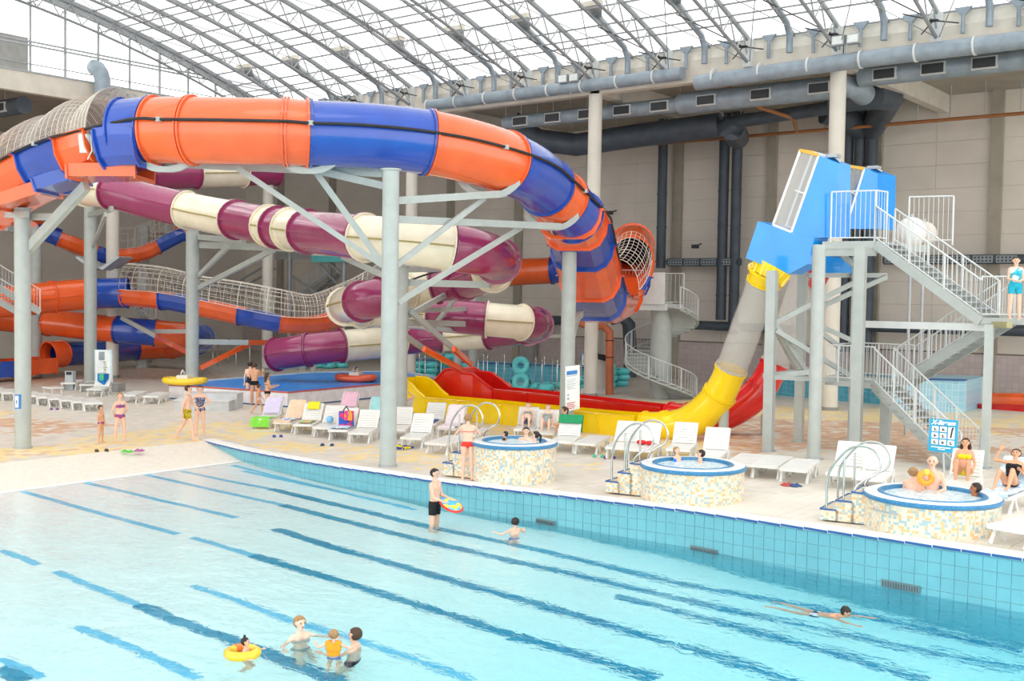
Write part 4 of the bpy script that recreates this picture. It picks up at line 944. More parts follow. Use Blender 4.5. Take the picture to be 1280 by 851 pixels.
# salmon waste pipes right of the notice mast
t=thing('waste_pipes','salmon waste pipes with black valve right of the notice mast','pipe',P(761,493))
dW=dep(P(761,493)); 
for pts,r,mm in (([(762,494),(762,430),(762,415),(755,408)],.2,terracotta),([(755,407),(735,407),(725,404),(723,392)],.2,terracotta),([(752,405),(752,390)],.2,terracotta)): B().tube([D(x,y,dW) for x,y in pts],r,12).build('pipe_run',mm,t,True)
B().tube([D(x,y,dW+.6) for x,y in [(742,390),(745,410),(740,425),(745,445),(760,448)]],.17,10).build('black_pipe',black,t,True)
B().cyl(D(742,398,dW+.3),D(748,398,dW+.3),.35,n=12).build('valve',dark,t)
for y in (425,446): B().cyl(D(762,y,dW),D(762,y+1.2,dW),.22,n=12).build('clamp',black,t)
for (x,y,yt,w_,lb) in ((755,488,405,.36,'short white post between the teal tube stacks'),): 
    p=P(x-3,y+2); tt=thing('post',lb,'post',p); B().cyl(p,(p.x,p.y,ztop(p,yt)),w_,n=18).build('shaft',col_m,tt,True); B().box((p.x,p.y,p.z+.1),(1.6,1.6,.2),.2).build('plinth',white_paint,tt)
# electrical cabinet and wall pieces
p=AY(662,440,58.6); t=thing('electric_cabinet','grey electric cabinet on the rear wall by the purple slide','cabinet',Vector((p.x,58.6,0))); B().box((p.x,58.6,1.6),(.9,.4,3.2)).build('body',grey_panel,t); B().box((p.x,58.37,2.3),(.4,.06,.4)).build('panel_front',dark,t)
for x,y,lb in ((762,266,'small grey camera left of the net'),(869,308,'small black camera on a pilaster')): 
    p=AY(x,y,58.3); t=thing('security_camera',lb,'camera',p); B().box(p,(.35,.3,.22)).build('body',dark,t); B().cyl(p,p+Vector((0,.75,.2)),.04,n=6).build('bracket',dark,t)
# white globe by the stairs
p=D(1139,290,37); t=thing('globe','white round net globe hanging behind the stair railing','globe',p); B().ell(p,(.5,.5,.5),None,20,14).build('shell',white_pl,t,True); B().cyl(p,Vector((p.x,p.y,zd(p.x))),.05,n=8).build('pole',galv,t); B().cyl(p+Vector((0,0,.45)),p+Vector((0,0,.6)),.05,n=8).build('cap',galv,t)
p=D(1155,292,38); t=thing('globe','white round net globe half hidden behind the first','globe',p); B().ell(p,(.42,.42,.42),None,20,14).build('shell',mat('dim_white','#cfcac2',.6),t,True); B().cyl(p,Vector((p.x,p.y,zd(p.x))),.05,n=8).build('pole',galv,t); B().cyl(p+Vector((0,0,.38)),p+Vector((0,0,.5)),.05,n=8).build('cap',galv,t)
pipe('return_duct','thinner dark duct running between the two round columns',[YP(850,160,52),YP(935,150,52),YP(1042,134,52)],.33,duct_dk,'duct',16)
# ================================================================ CHILDREN'S POOL AND FAR POOLS
kp=thing('childrens_pool','raised white-sided pool of bright blue water','pool',P(360,509))
zk=ztop(P(360,509),490.5); cs=[(211,481),(360,490.5),(560,473),(505,463),(396,464),(262,474)]
ck=[P(x,y,zk) for x,y in cs]; cen=sum(ck,Vector())/len(ck); n=len(ck)
def ins(p,k): v=(cen-p); v.z=0; return p+v.normalized()*k
wm_=mat('blue_liner','#1479d6',.35)
a=NT('blue_pool_water'); pos=a.n('NewGeometry').outputs['Position']; nn=a.n('TexNoise',{'Vector':pos,'Scale':3.,'Detail':4.,'Distortion':.8}).outputs['Fac']
a.l(a.mix(a.n('MapRange',{0:nn,1:.4,2:.75,3:0.,4:1.}).outputs[0],rgb('#0c80e6'),rgb('#45b0f4')),a.b.inputs['Base Color']); a.b.inputs['Roughness'].default_value=.3
a.l(a.n('Bump',{'Strength':.5,'Distance':.05,'Height':nn}).outputs[0],a.b.inputs['Normal']); kw=a.m
for i in range(n):
    p,q=ck[i],ck[(i+1)%n]; L=(q-p).length; m_=max(1,int(L/3.4))
    for k in range(m_):
        u,v=p.lerp(q,k/m_),p.lerp(q,(k+1)/m_); e=(v-u).normalized()*.012; u=u+e; v=v-e; b=B()
        ui,vi=ins(u,.12),ins(v,.12); b.prism([Vector((u.x,u.y,zd(u.x)+.05)),Vector((v.x,v.y,zd(v.x)+.05)),Vector((vi.x,vi.y,zd(v.x)+.05)),Vector((ui.x,ui.y,zd(u.x)+.05))],(0,0,zk-zd(u.x)-.11)); b.build('side_panel',mat('white_panel','#eceaf0',.45),kp)
b=B()
for i in range(n):
    p,q=ck[i],ck[(i+1)%n]; b.prism([p,q,ins(q,.4),ins(p,.4)],(0,0,-.06))
b.build('rim',mat('pale_rim','#cfd6dc',.5),kp)
b=B(); b.prism([Vector((p.x,p.y,zd(p.x)+.001)) for p in ck],(0,0,.06)); b.build('base_strip',navy,kp)
b=B(); b.tube([p+Vector((0,0,.0)) for p in (ck[0],ck[1],ck[2])],.035,6); b.build('red_edge',mat('red_edge','#c8503a',.5),kp)
b=B(); b.poly([ins(p,.35)+Vector((0,0,-.04)) for p in ck]); b.build('water',kw,kp)
# step block at the near left corner, with its own dinghy on top
sb=thing('step_block','pale block beside the blue pool carrying the yellow dinghy','block',P(242,513)); p=P(242,513); b=B(); b.box((p.x,p.y+.6,.2),(2.2,1.2,.4),.65); b.box((p.x-.3,p.y+1.2,.32),(2.2,1.0,.64),.65); b.build('blocks',mat('grey_white_block','#c4c6c8',.6),sb); 
B().box((p.x,p.y+.6,.42),(2.3,1.3,.04),.65).build('top_slab',white_paint,sb)
def dinghy(name,label,c,L,Wd,r,col,rz,seat):
    t=thing(name,label,'inflatable',c); R=Matrix.Rotation(rz,3,'Z'); pts=[]
    for k in range(28):
        an=2*math.pi*k/28; pts.append(c+R@Vector((L/2*math.copysign(abs(math.cos(an))**.7,math.cos(an)),Wd/2*math.copysign(abs(math.sin(an))**.8,math.sin(an)),r+.05*abs(math.cos(an)))))
    b=B(); b.tube(pts,r,10,closed=True); b.build('ring',col,t,True)
    b=B(); b.box(c+Vector((0,0,r*.6)),(L*.8,Wd*.8,.04),rz); b.build('floor',col,t); 
    b=B(); b.box(c+R@Vector((.25*L*0,0,r*1.9)),(.5,Wd*.7,.3),rz); b.build('seat',seat,t); b=B(); b.tube([c+R@Vector((-.1,-.2,r*2+.2)),c+R@Vector((-.1,.0,r*2+.35)),c+R@Vector((-.1,.2,r*2+.2))],.03,6); b.build('handle',seat,t); return t
c_=D(231,474,49.6); c_.z=.66; dinghy('dinghy','yellow inflatable dinghy resting on the pool corner',c_,1.75,.9,.15,glossy('yellow_vinyl','#f6cf1c'),.55,white_pl)
p=P(445,477,zk-.05); dinghy('dinghy','red-orange inflatable dinghy floating in the blue pool',p,1.75,1.0,.17,glossy('orange_vinyl','#ea5a33'),.5,white_pl)
# long blue tiled pool walls at the back
def basin(label,x0,y0,x1,y1,dpt,h,xtop,m1,m2):
    pa,pb=P(x0,y0),P(x1,y1); t=thing('rear_basin',label,'pool',pa); u=(pb-pa); u.z=0; u.normalize(); s=Vector((-u.y,u.x,0)); 
    b=B(); b.prism([pa,pb,pb+s*dpt,pa+s*dpt],(0,0,h)); b.build('basin_wall',m1,t); b=B(); b.prism([pa+Vector((0,0,h))-s*.05,pb+Vector((0,0,h))-s*.05,pb+s*.3+Vector((0,0,h)),pa+s*.3+Vector((0,0,h))],(0,0,.06)); b.build('rim',m2,t); return t
basin('teal tiled basin wall behind the row of steel hoops',498,470,730,483,2.5,1.0,0,bluetile,navy)
basin('dark teal tiled basin against the rear wall right of the red slide',950,492,1115,507,4,1.1,0,bluetile,mat('grey_wood','#8f8271',.7))
basin('pale blue tiled basin against the rear wall behind the stairs',1112,512,1206,516,4,1.3,0,palebluetile,navy)
# red and orange slide at far right
rs=thing('family_slide','low red and orange slide run-out at the right edge','water slide',P(1240,515)); 
tube_slide(rs,[(1201,503,50,11,'O'),(1230,502,49,11.5,None),(1300,503,47,12,None)],None,3,18)
trough_slide(rs,[(1196,505,49,.75,'R'),(1240,503,47.8,.8,'R'),(1300,505,46,.8,None)],[(-1.1,0),(-1.,0),(-.9,-.55),(.9,-.55),(1.,0),(1.1,0)],3)
# steel queue hoops
hoop=None; k=0
def hoopthing(x,y,lab,grp,h):
    global hoop
    p=P(x,y)
    if hoop is None:
        hoop=thing('steel_hoop',lab,'railing',(0,0,0),grp); b=B(); pts=[(0,0,0),(0,0,1.3)]+[(0,.25-.25*math.cos(a_),1.3+.25*math.sin(a_)) for a_ in (.5,1.,1.57,2.1,2.64,3.14)]+[(0,.5,1.1)]; b.tube(pts,.03,7); b.build('rail',chrome,hoop,True,origin=(0,0,0)); B().lathe([(.03,0),(.08,0),(.08,.03),(.03,.04)],(0,0,0),10).build('foot_ring',chrome,hoop,origin=(0,0,0)); o=hoop
    else: o=copy_tree(hoop)
    o.location=p; o['label']=lab; o['group']=grp; o.scale=(1,1,h); o.rotation_euler=(0,0,random.uniform(.5,.9))
for i,x in enumerate([513,524,531,545,551,597,604,609,620,630,669,677,680,690,696,702,726]): hoopthing(x,472+ (x-500)*.045+(i%3)*4,'thin steel hoop behind the red chute, %s from the left'%ORD[i],'hoops behind the red chute',1.05)
for i,x in enumerate([266,272,285,295,304,312]): hoopthing(x,453+(i%2)*4,'thin steel hoop below the orange and blue channel, %s from the left'%ORD[i],'hoops at the far left',1.05)
# --- teal double rings
R_=.29; r_=.17
ring=thing('double_tube','','swim ring',(0,0,0),'teal double swim rings')
b=B()
for s in (-1,1): b.tube([(s*.40+R_*1.05*math.cos(a_),R_*1.05*math.sin(a_),r_) for a_ in [2*math.pi*k/18 for k in range(18)]],r_,10,closed=True)
b.build('twin_ring',teal,ring,True,origin=(0,0,0)); b=B()
for s in (-1,1): b.box((s*.40,.47,r_+.12),(.2,.06,.03)); b.box((s*.4,-.47,r_+.12),(.2,.06,.03))
b.build('handles',black,ring,origin=(0,0,0)); first=[]
def rings(x,y,n,rz,label,tilt=0,grp='teal double swim rings',sc=1.0):
    p=P(x,y)
    for i in range(n):
        o=place(ring,p+Vector((random.uniform(-.08,.08),random.uniform(-.08,.08),i*.33*sc)),rz+random.uniform(-.15,.15),label[i] if isinstance(label,list) else label,grp,first); o.scale=(sc,sc,sc)
lay=lambda s:['bottom teal ring of '+s,'second teal ring from the floor in '+s,'third teal ring from the floor in '+s,'topmost teal ring of '+s]
rings(530,473,3,.2,lay('the pile just right of the front masts')); rings(556,471,4,-.2,lay('the middle pile behind the red chute'),sc=1.05); rings(578,474,3,.6,lay('the pile left of the short mast'))
rings(694,485,1,.9,'flat teal double ring right of the upright one'); rings(715,486,1,.6,'flat teal double ring just left of the notice mast'); rings(676,487,1,-.3,'flat teal double ring half hidden behind the upright one')
rings(737,486,2,.6,lay('the low pair right of the notice mast')); rings(750,484,4,.3,lay('the stack right of the small white notice')); rings(768,482,3,.3,lay('the stack behind the salmon pipe')); rings(738,465,2,.2,['lower teal ring of the raised pair beside the small white notice','upper teal ring of the raised pair beside the small white notice'])
rings(404,460,1,.3,'teal double ring on the floor left of the front masts'); rings(423,459,1,-.2,'second teal double ring on the floor under the purple slide')
p=P(649,486); o=place(ring,p+Vector((0,.1,.78)),0,'teal double ring standing upright like a figure eight','teal double swim rings',first); zz_=Vector((.62,-.78,.12)).normalized(); xx_=(Vector((0,0,1))-zz_*zz_.z).normalized(); o.rotation_euler=Matrix((xx_,zz_.cross(xx_),zz_)).transposed().to_euler(); o.scale=(1.05,1.05,1.)
# ================================================================ SUN LOUNGERS
def lounger(raised):
    t=thing('sun_lounger','','sun lounger',(0,0,0)); bm_=B()
    for s in (-.31,.31): bm_.bar((s,-.95,.33),(s,.35 if raised else .95,.33),.06,.07)
    bm_.bar((-.31,-.95,.33),(.31,-.95,.33),.07,.07); 
    if not raised: bm_.bar((-.31,.95,.33),(.31,.95,.33),.07,.07)
    bm_.build('frame',white_pl,t,origin=(0,0,0))
    b=B(); n=10 if raised else 16; y0=-.88; y1=.3 if raised else .88
    for i in range(n): b.box((0,y0+(y1-y0)*(i+.5)/n,.345),(.6,(y1-y0)/n*.8,.03))
    b.build('seat_slats',white_pl,t,origin=(0,0,0))
    if raised:
        b=B(); an=math.radians(48); u=Vector((0,math.cos(an),math.sin(an))); o=Vector((0,.3,.36))
        for s in (-.31,.31): b.bar(o+Vector((s,0,0)),o+Vector((s,0,0))+u*.72,.06,.05)
        for i in range(7): c_=o+u*(.06+.096*i); b.bar(c_+Vector((-.3,0,0)),c_+Vector((.3,0,0)),.085,.03,up=(0,-math.sin(an),math.cos(an)))
        b.bar(o+u*.72+Vector((-.33,0,0)),o+u*.72+Vector((.33,0,0)),.07,.06); b.build('backrest',white_pl,t,origin=(0,0,0))
        b=B(); 
        for s in (-.28,.28): b.bar(o+u*.5+Vector((s,0,0)),(s,.85,.3),.04,.04); b.bar((s,.3,.33),(s,.95,.33),.05,.06)
        b.build('back_stay',white_pl,t,origin=(0,0,0))
    for s in (-.31,.31):
        for y in (-.6,.55):
            for e in (-1,1): b=B(); b.tube([(s,y+e*.04,.32),(s,y+e*.12,.2),(s,y+e*.26,.0)],[.045,.035,.04],6); b.build('leg',white_pl,t,origin=(0,0,0))
    return t
LR=lounger(True); LF=lounger(False); LR.name='sun_lounger'; firstL=[]
LPOS=[]
def lg(fx,fy,hx,hy,kind,label,grp='white sun loungers'):
    p,q=P(fx,fy),P(hx,hy); m=(p+q)/2; v=q-p; rz=math.atan2(v.y,v.x)-math.pi/2; m.z=zd(m.x)
    global LR,LF
    pr=LR if kind=='r' else LF
    if (kind in firstL): o=copy_tree(pr)
    else: firstL.append(kind); o=pr
    o.location=m; o.rotation_euler=(0,0,rz); o['label']=label; o['group']=grp; o['category']='sun lounger'; LPOS.append((m.copy(),rz)); return (m.copy(),rz)
G1='loungers between the masts and the yellow chute'
a1=lg(311,541,358,524,'r','white lounger with a lavender towel, nearest the walking family',G1)
a2=lg(340,545,386,529,'r','white lounger with a peach towel over its back',G1)
a3=lg(366,550,405,530,'r','white lounger with a yellow towel over its back',G1)
a4=lg(390,553,432,534,'r','white lounger with a small blue ball, left of the colourful bag',G1)
a5=lg(412,556,446,537,'r','white lounger with a blue patterned towel and colourful bag',G1)
a6=lg(436,560,474,541,'r','white lounger directly left of the front mast',G1)
a7=lg(452,540,484,523,'r','white lounger with a pale teal towel behind the front mast',G1)
a8=lg(414,531,450,516,'r','white lounger under a pink towel in the back row',G1)
a9=lg(486,556,512,536,'r','white lounger just right of the front mast with yellow flippers',G1)
a10=lg(484,538,514,524,'r','white lounger on which a man lies with hands behind his head',G1)
a11=lg(521,548,558,529,'r','white lounger with a small blue towel on its seat',G1)
a12=lg(545,554,584,535,'r','white lounger with a pinkish towel, second from the first tub rails',G1)
a13=lg(501,567,542,547,'r','white lounger nearest the steps of the left hot tub',G1)
a14=lg(536,571,580,557,'f','flat white lounger behind the left hot tub rails',G1)
a15=lg(572,561,606,545,'f','flat white lounger behind the two steel hoops of the left tub',G1)
a16=lg(648,557,667,536,'r','white lounger with a girl in blue shorts behind the left hot tub',G1)
a17=lg(672,562,692,540,'r','white lounger on which a fair person rests behind the left hot tub',G1)
a18=lg(694,573,722,551,'r','white lounger with a green towel on its back, right of the left hot tub',G1)
a19=lg(722,573,758,556,'f','flat white lounger right of the left hot tub',G1)
G2='loungers behind the middle and right hot tubs'
b1=lg(760,581,796,559,'r','white lounger left of the middle hot tub hoops',G2)
b2=lg(788,583,822,562,'r','white lounger with a folded red towel, behind the middle hot tub hoops',G2)
b3=lg(838,585,866,560,'r','white lounger directly behind the middle hot tub',G2)
b4=lg(878,592,904,570,'r','white lounger behind the right half of the middle hot tub',G2)
b5=lg(915,602,948,580,'f','first flat white lounger right of the middle hot tub',G2)
b6=lg(948,604,980,583,'f','second flat white lounger right of the middle hot tub',G2)
b7=lg(984,610,1014,587,'f','third flat white lounger, above the red and blue flip-flops',G2)
b8=lg(1040,620,1074,590,'r','white lounger behind the hoops of the right hot tub',G2)
b9=lg(1075,624,1110,597,'r','white lounger just left of the right hot tub',G2)
b10=lg(1190,632,1216,604,'r','white lounger on which the woman in a yellow bikini sits',G2)
b11=lg(1228,646,1286,622,'r','white lounger on which the woman in black lies',G2)
b12=lg(1254,685,1322,668,'f','flat white lounger at the lower right edge by the pool lip',G2)
G3='row of flat loungers at the far left'
ordn=['first','second','third','fourth','fifth','sixth','seventh','eighth','ninth','tenth','eleventh','twelfth']
for i in range(10): lg(-6+i*14.5,502+i*1.9,-30+i*14.5,488+i*1.9,'f','flat white lounger in the far left row, %s from the left'%ordn[i],G3)
c1=lg(108,499,140,489,'r','white lounger with raised back and a blue and green bag on it'); c2=lg(150,507,184,496,'f','flat white lounger left of the man in yellow shorts'); c3=lg(178,509,212,497,'f','flat white lounger directly behind the man in yellow shorts')
c4=lg(80,490,100,482,'f','flat white lounger beside the steel bin'); c5=lg(104,492,122,484,'f','flat white lounger at the foot of the tall notice board')
# small white table, bin, boards
p=P(66,497); t=thing('side_table','small white plastic table behind the far left loungers','table',p); B().box(p+Vector((0,0,.45)),(.8,.6,.05)).build('top',white_pl,t)
for sx in (-.32,.32):
    for sy in (-.22,.22): B().cyl(p+Vector((sx,sy,0)),p+Vector((sx,sy,.43)),.03,n=6).build('leg',white_pl,t)
p=P(88,487); t=thing('litter_bin','square steel litter bin with black opening','bin',p); B().box(p+Vector((0,0,.45)),(.4,.3,.9),.6).build('body',galv,t); B().box(p+Vector((.06,-.08,.8)),(.25,.2,.14),.6).build('opening',black,t)
def board(name,label,quad,d,items,mm,postdef=None):
    f=[D(x,y,d) for x,y in quad]; t=thing(name,label,'sign',f[3]); b=B(); b.prism(f,Vector((0,.05,0))); b.build('panel',mm,t)
    for (u0,v0,u1,v1,m_) in items:
        S=lambda u,v:f[0].lerp(f[1],u).lerp(f[3].lerp(f[2],u),v)+Vector((.2,-1,0)).normalized()*.012; B().poly([S(u0,v0),S(u1,v0),S(u1,v1),S(u0,v1)]).build('print_block',m_,t,fix=False)
    return t,f
ink=mat('print_grey','#a9b8c4',.6); inkb=mat('print_blue','#3b82c8',.6); inkr=mat('print_red','#d0776f',.6); inkg=mat('print_green','#8fc24a',.6); bw=mat('board_white','#eef4f4',.4); bpale=mat('board_pale_blue','#cfe6ee',.4)
t,f=board('notice_board','tall pale notice board with small green figures beside the mast',[(118,437),(139.5,437),(140,478),(118.5,479)],54.8,[(.08,.03,.92,.97,bw),(.25,.06,.6,.32,ink)]+[(.5+.04*(k%2),.36+.075*k,.66+.04*(k%3),.41+.075*k,inkg) for k in range(7)]+[(.15,.36+.08*k,.4,.37+.08*k,ink) for k in range(7)]+[(.05,.95,.95,.99,inkb)],bpale)
B().box(P(129,489)+Vector((0,0,.2)),(1.8,.9,.4),.6).build('foot_block',grey_panel,t)
t,f=board('notice_board','tall white notice with blue header on the mast before the yellow chute',[(706.5,458),(724,456),(723.5,511),(706.5,514.5)],38.05,[(.12,.11,.88,.2,inkb),(.12,.22,.88,.235,ink)]+[(.12,.3+.035*k,.8-.1*(k%3),.31+.035*k,ink) for k in range(7)]+[(.15,.62,.3,.66,ink),(.15,.7,.3,.75,ink)]+[(.12,.82+.04*k,.75-.08*(k%2),.84+.04*k,inkr) for k in range(4)],bw)
t,f=board('notice','small white notice with blue frame on the column by the teal stacks',[(726.5,441),(736.5,441),(736.5,457),(726.5,457)],dep(P(733,484)),[(.1,.06,.9,.94,bw),(.3,.4,.6,.75,inkr),(.15,.1,.85,.2,ink)],inkb)
t,f=board('notice','tiny white notice with blue edge on the far left mast',[(18.5,493),(24.5,493),(24.5,511),(18.5,511)],32.9,[(.15,.1,.85,.9,bw),(.3,.4,.6,.7,inkb)],inkb)
# speakers on the left column
for k,(x,lb) in enumerate([(126,'left grey speaker horn on the round column'),(152,'right grey speaker horn on the round column')]):
    p=D(x,329,61); t=thing('speaker_horn',lb,'speaker',p); s=-1 if k==0 else 1; b=B(); b.prism([p+RT*(-s*.5)+Vector((0,0,-.3)),p+RT*(s*.5)+Vector((0,0,.35)),p+RT*(s*.65)+Vector((0,0,.3)),p+RT*(-s*.3)+Vector((0,0,-.4))],(.1,-.9,0)); b.build('horn',galv,t); B().bar(p+RT*(-s*.3),p+RT*(-s*.7)+Vector((0,.3,0)),.08,.08).build('bracket',galv,t)
# ================================================================ HOT TUBS
a=NT('mosaic'); pos=a.n('NewGeometry').outputs['Position']; s=a.n('SeparateXYZ',{0:pos}); at_=a.n('Math',{0:0.},operation='ARCTAN2')
q=.052; sn=a.n('VectorMath',{0:pos,1:(q,q,q)},operation='SNAP').outputs[0]
w1=a.n('TexWhiteNoise',{'Vector':sn},noise_dimensions='3D').outputs['Value']; w2=a.n('TexWhiteNoise',{'Vector':a.n('VectorMath',{0:sn,1:(3.,5.,7.)},operation='ADD').outputs[0]},noise_dimensions='3D').outputs['Value']
c_=a.mix(a.ma('LESS_THAN',w1,.28),rgb('#ddd2bc'),rgb('#a3bcc2')); c_=a.mix(a.ma('GREATER_THAN',w1,.76),c_,rgb('#e6b982')); c_=a.mix(a.ma('LESS_THAN',w2,.25),c_,rgb('#e6dcc8'))
j=a.ma('MAXIMUM',joint(a,s.outputs[2],q,.006),joint(a,s.outputs[0],q,.006)); c_=a.mix(a.ma('MULTIPLY',j,.5),c_,rgb('#cfc4b0')); a.l(c_,a.b.inputs['Base Color']); a.b.inputs['Roughness'].default_value=.3; mosaic=a.m
a=NT('foam_water'); pos=a.n('NewGeometry').outputs['Position']; nn=a.n('TexNoise',{'Vector':pos,'Scale':7.,'Detail':6.,'Roughness':.7,'Distortion':1.2}).outputs['Fac']
a.l(a.mix(a.n('MapRange',{0:nn,1:.35,2:.62,3:0.,4:1.}).outputs[0],rgb('#a9d0de'),rgb('#f6fafa')),a.b.inputs['Base Color']); a.b.inputs['Roughness'].default_value=.2
a.l(a.n('Bump',{'Strength':.8,'Distance':.05,'Height':nn}).outputs[0],a.b.inputs['Normal']); foam=a.m
rimblue=mat('rim_blue_mosaic','#3b84b4',.3,0,.2,30.); rimw=mat('rim_white','#eef3f5',.3)
TUB=[]
def tub(label,cx,cy,hw,yb,lab2,bx):
    # rim centre pixel, half width, height from right base edge
    d0=31.
    for _ in range(20):
        c=D(cx,cy,d0); r=hw*d0/F; z=zd(c.x); # want height ~ from base line at right edge
        h=(yb-cy)*d0/F*1.0
        base=Vector((c.x,c.y,z)); e=c.z-(z+h); d0+=e*6
    while c.y-r<rimY(c.x)+.22: d0+=.05; c=D(cx,cy,d0); r=hw*d0/F
    c=D(cx,cy,d0); base=Vector((c.x,c.y,zd(c.x))); h=c.z-base.z; t=thing('hot_tub',label,'hot tub',base); TUB.append((base,r,h))
    b=B(); b.lathe([(r-.04,-.05),(r-.04,h-.09)],base,64); b.build('mosaic_side',mosaic,t,True)
    b=B(); b.lathe([(r-.02,h-.09),(r+.0,h-.07),(r+.0,h-.02),(r-.03,h)],base,64); b.build('blue_outer_edge',rimblue,t,True)
    b=B(); b.lathe([(r-.03,h),(r-.08,h+.015),(r-.26,h+.015),(r-.28,h)],base,64); b.build('white_rim',rimw,t,True)
    b=B(); b.lathe([(r-.27,h+.01),(r-.30,h+.03),(r-.36,h+.02),(r-.38,h-.04),(r-.38,.3)],base,64); b.build('blue_inner_edge',rimblue,t,True)
    b=B(); b.lathe([(.01,h-.04),(r*.2,h-.03),(r*.4,h-.05),(r*.6,h-.03),(r-.375,h-.04)],base,40); b.build('bubbling_water',foam,t,True)
    # three steps towards the left with blue nosings, mosaic sides
    u=Vector((-1,-.12,0)).normalized(); s=Vector((-u.y,u.x,0))
    for k in range(3):
        hh=h*(.92-.30*k); x0=r*.86+.30*k; p=base+u*(x0+.15); b=B(); b.prism([p-u*.2+s*.45,p+u*.16+s*.45,p+u*.16-s*.45,p-u*.2-s*.45],(0,0,hh)); st=b.build('step',mosaic,t)
        b=B(); b.box(p+u*.155+Vector((0,0,hh)),(.03,.92,.03),math.atan2(u.y,u.x)); b.box(p+s*.45+Vector((0,0,hh)),(.32,.03,.03),math.atan2(u.y,u.x)); b.box(p-s*.45+Vector((0,0,hh)),(.32,.03,.03),math.atan2(u.y,u.x)); b.build('nosing',navy,st)
    for e,sg in enumerate((-1,1)):
        rr_=thing('handrail','looped steel handrail, %s of the pair at the %s hot tub'%(('nearer','farther')[e],lab2),'handrail',base+u*(r+.8)+s*(.4*sg),'hot tub handrails')
        o=base+s*(.40*sg); P_=lambda a_,z:o+u*a_+Vector((0,0,z))
        pts=[P_(r+.62,h*.30-.05),P_(r+.62,h*.3+.55),P_(r+.52,h+.42),P_(r+.18,h+.80),P_(r-.18,h+.83),P_(r-.38,h+.62),P_(r-.34,h+.36),P_(r-.12,h+.22),P_(r+.06,h+.05),P_(r+.09,h*.9-.05)]
        b=B(); b.tube([Vector(v) for v in cr([tuple(v) for v in pts],4)],.024,8); b.build('loop',chrome,rr_,True); b=B(); b.cyl(P_(r+.30,h*.62-.02),P_(r+.30,h+.60),.022,n=8); b.build('middle_post',chrome,rr_,True)
    return t
tub('left round hot tub clad in cream and blue mosaic, woman in red leaning on it',643,551,54.5,601,'left',0)
tub('middle round hot tub clad in cream and blue mosaic',866,579.5,66,639,'middle',0)
tb3=tub('right round hot tub clad in cream and blue mosaic, four bathers in it',1165,617,83,677,'right',0)
base,r,h=TUB[2]; b=B(); a0=math.radians(-95); pts=[base+Vector(((r-.0)*math.cos(a_),(r-.0)*math.sin(a_),h*.62)) for a_ in [math.radians(-128+4*k) for k in range(8)]]; b.tube(pts,.018,6); b.build('side_rail',galv,tb3)
# ================================================================ TOWELS, BAGS, SHOES
def LT(pr,v): return pr[0]+Matrix.Rotation(pr[1],3,'Z')@Vector(v)
def towel(label,pr,where,mm,w_=.56,cat='towel',name='towel'):
    an=math.radians(48); u=Vector((0,math.cos(an),math.sin(an))); o=Vector((0,.3,.36)); N=Vector((0,-math.sin(an),math.cos(an)))*.06
    if where=='back': path=[o+u*.05+N,o+u*.4+N*1.1,o+u*.72+N,o+u*.77+Vector((0,.02,.02)),o+u*.80-N,o+u*.45-N*2]
    elif where=='all': path=[Vector((0,-.9,.30)),Vector((0,-.98,.40)),Vector((0,-.5,.385)),Vector((0,.1,.385)),o+u*.05+N,o+u*.4+N*1.1,o+u*.72+N,o+u*.77+Vector((0,.02,.02)),o+u*.7-N]
    elif where=='top': path=[o+u*.45+N,o+u*.72+N,o+u*.77+Vector((0,.02,.02)),o+u*.72-N,o+u*.3-N*3]
    elif where=='foot': path=[Vector((0,-.3,.385)),Vector((0,-.6,.39)),Vector((0,-.95,.39)),Vector((0,-1.0,.33)),Vector((0,-1.01,.08))]
    else: path=[Vector((0,-.75,.385)),Vector((0,-.4,.40)),Vector((0,.15,.385))]
    path=[Vector(v) for v in cr([tuple(v) for v in path],3)]; b=B(); vs=[]; n=7
    for i,p in enumerate(path):
        for k in range(n):
            x=(k/(n-1)-.5)*w_*2*.5*1.05; dz=.008*math.sin(k*2.1+i*.9); t_=path[min(i+1,len(path)-1)]-path[max(i-1,0)]; nn=Vector((0,-t_.z,t_.y)).normalized(); vs.append(LT(pr,p+nn*(dz+.012)+Vector((x,0,0))))
    m_=len(path); vs2=[v+Vector((0,0,-.012)) for v in vs]; f=[(i*n+k,i*n+k+1,(i+1)*n+k+1,(i+1)*n+k) for i in range(m_-1) for k in range(n-1)]
    b.add(vs+vs2,f+[tuple(q_+m_*n for q_ in reversed(g)) for g in f]); o_=b.build(name,mm,None,True,origin=LT(pr,(0,0,.36))); tag(o_,label,cat); return o_
towel('lavender towel over the lounger back nearest the family',a1,'back',cloth('lavender','#d3cbe8')); towel('lime green towel over the foot of the first lounger',a1,'foot',cloth('lime','#86e04e'),.66)
towel('peach towel over a lounger back',a2,'all',cloth('peach','#e9cdb0')); towel('yellow towel hung over a lounger back',a3,'top',cloth('yellow_towel','#ece02a'),.4)
towel('blue and white patterned towel on a lounger seat',a5,'seat',cloth('blue_pat','#8fc4ea','#eef4f8',14.)); towel('pink towel draped over a back-row lounger',a8,'back',cloth('pink','#f0c4d8')); towel('pale teal towel over a lounger behind the front mast',a7,'back',cloth('pale_teal','#a6e0e2'))
towel('pinkish white towel over a lounger back near the yellow chute',a12,'all',cloth('pinkish','#efe2e6')); towel('small blue towel on a lounger seat near the yellow chute',a11,'seat',cloth('mid_blue','#2c6cc4'),.4); towel('dark green towel edge behind the lounger by the notice mast',a18,'top',cloth('green_towel','#1f9460'),.7)
towel('pale blue striped towel under the woman in black',b11,'all',cloth('stripe_blue','#b9d8ee','#f2f6fa',10.),.6); towel('blue flowered towel on the peach-towel lounger seat',a2,'seat',cloth('flower','#5f86c8','#e6ecf6',16.),.45)
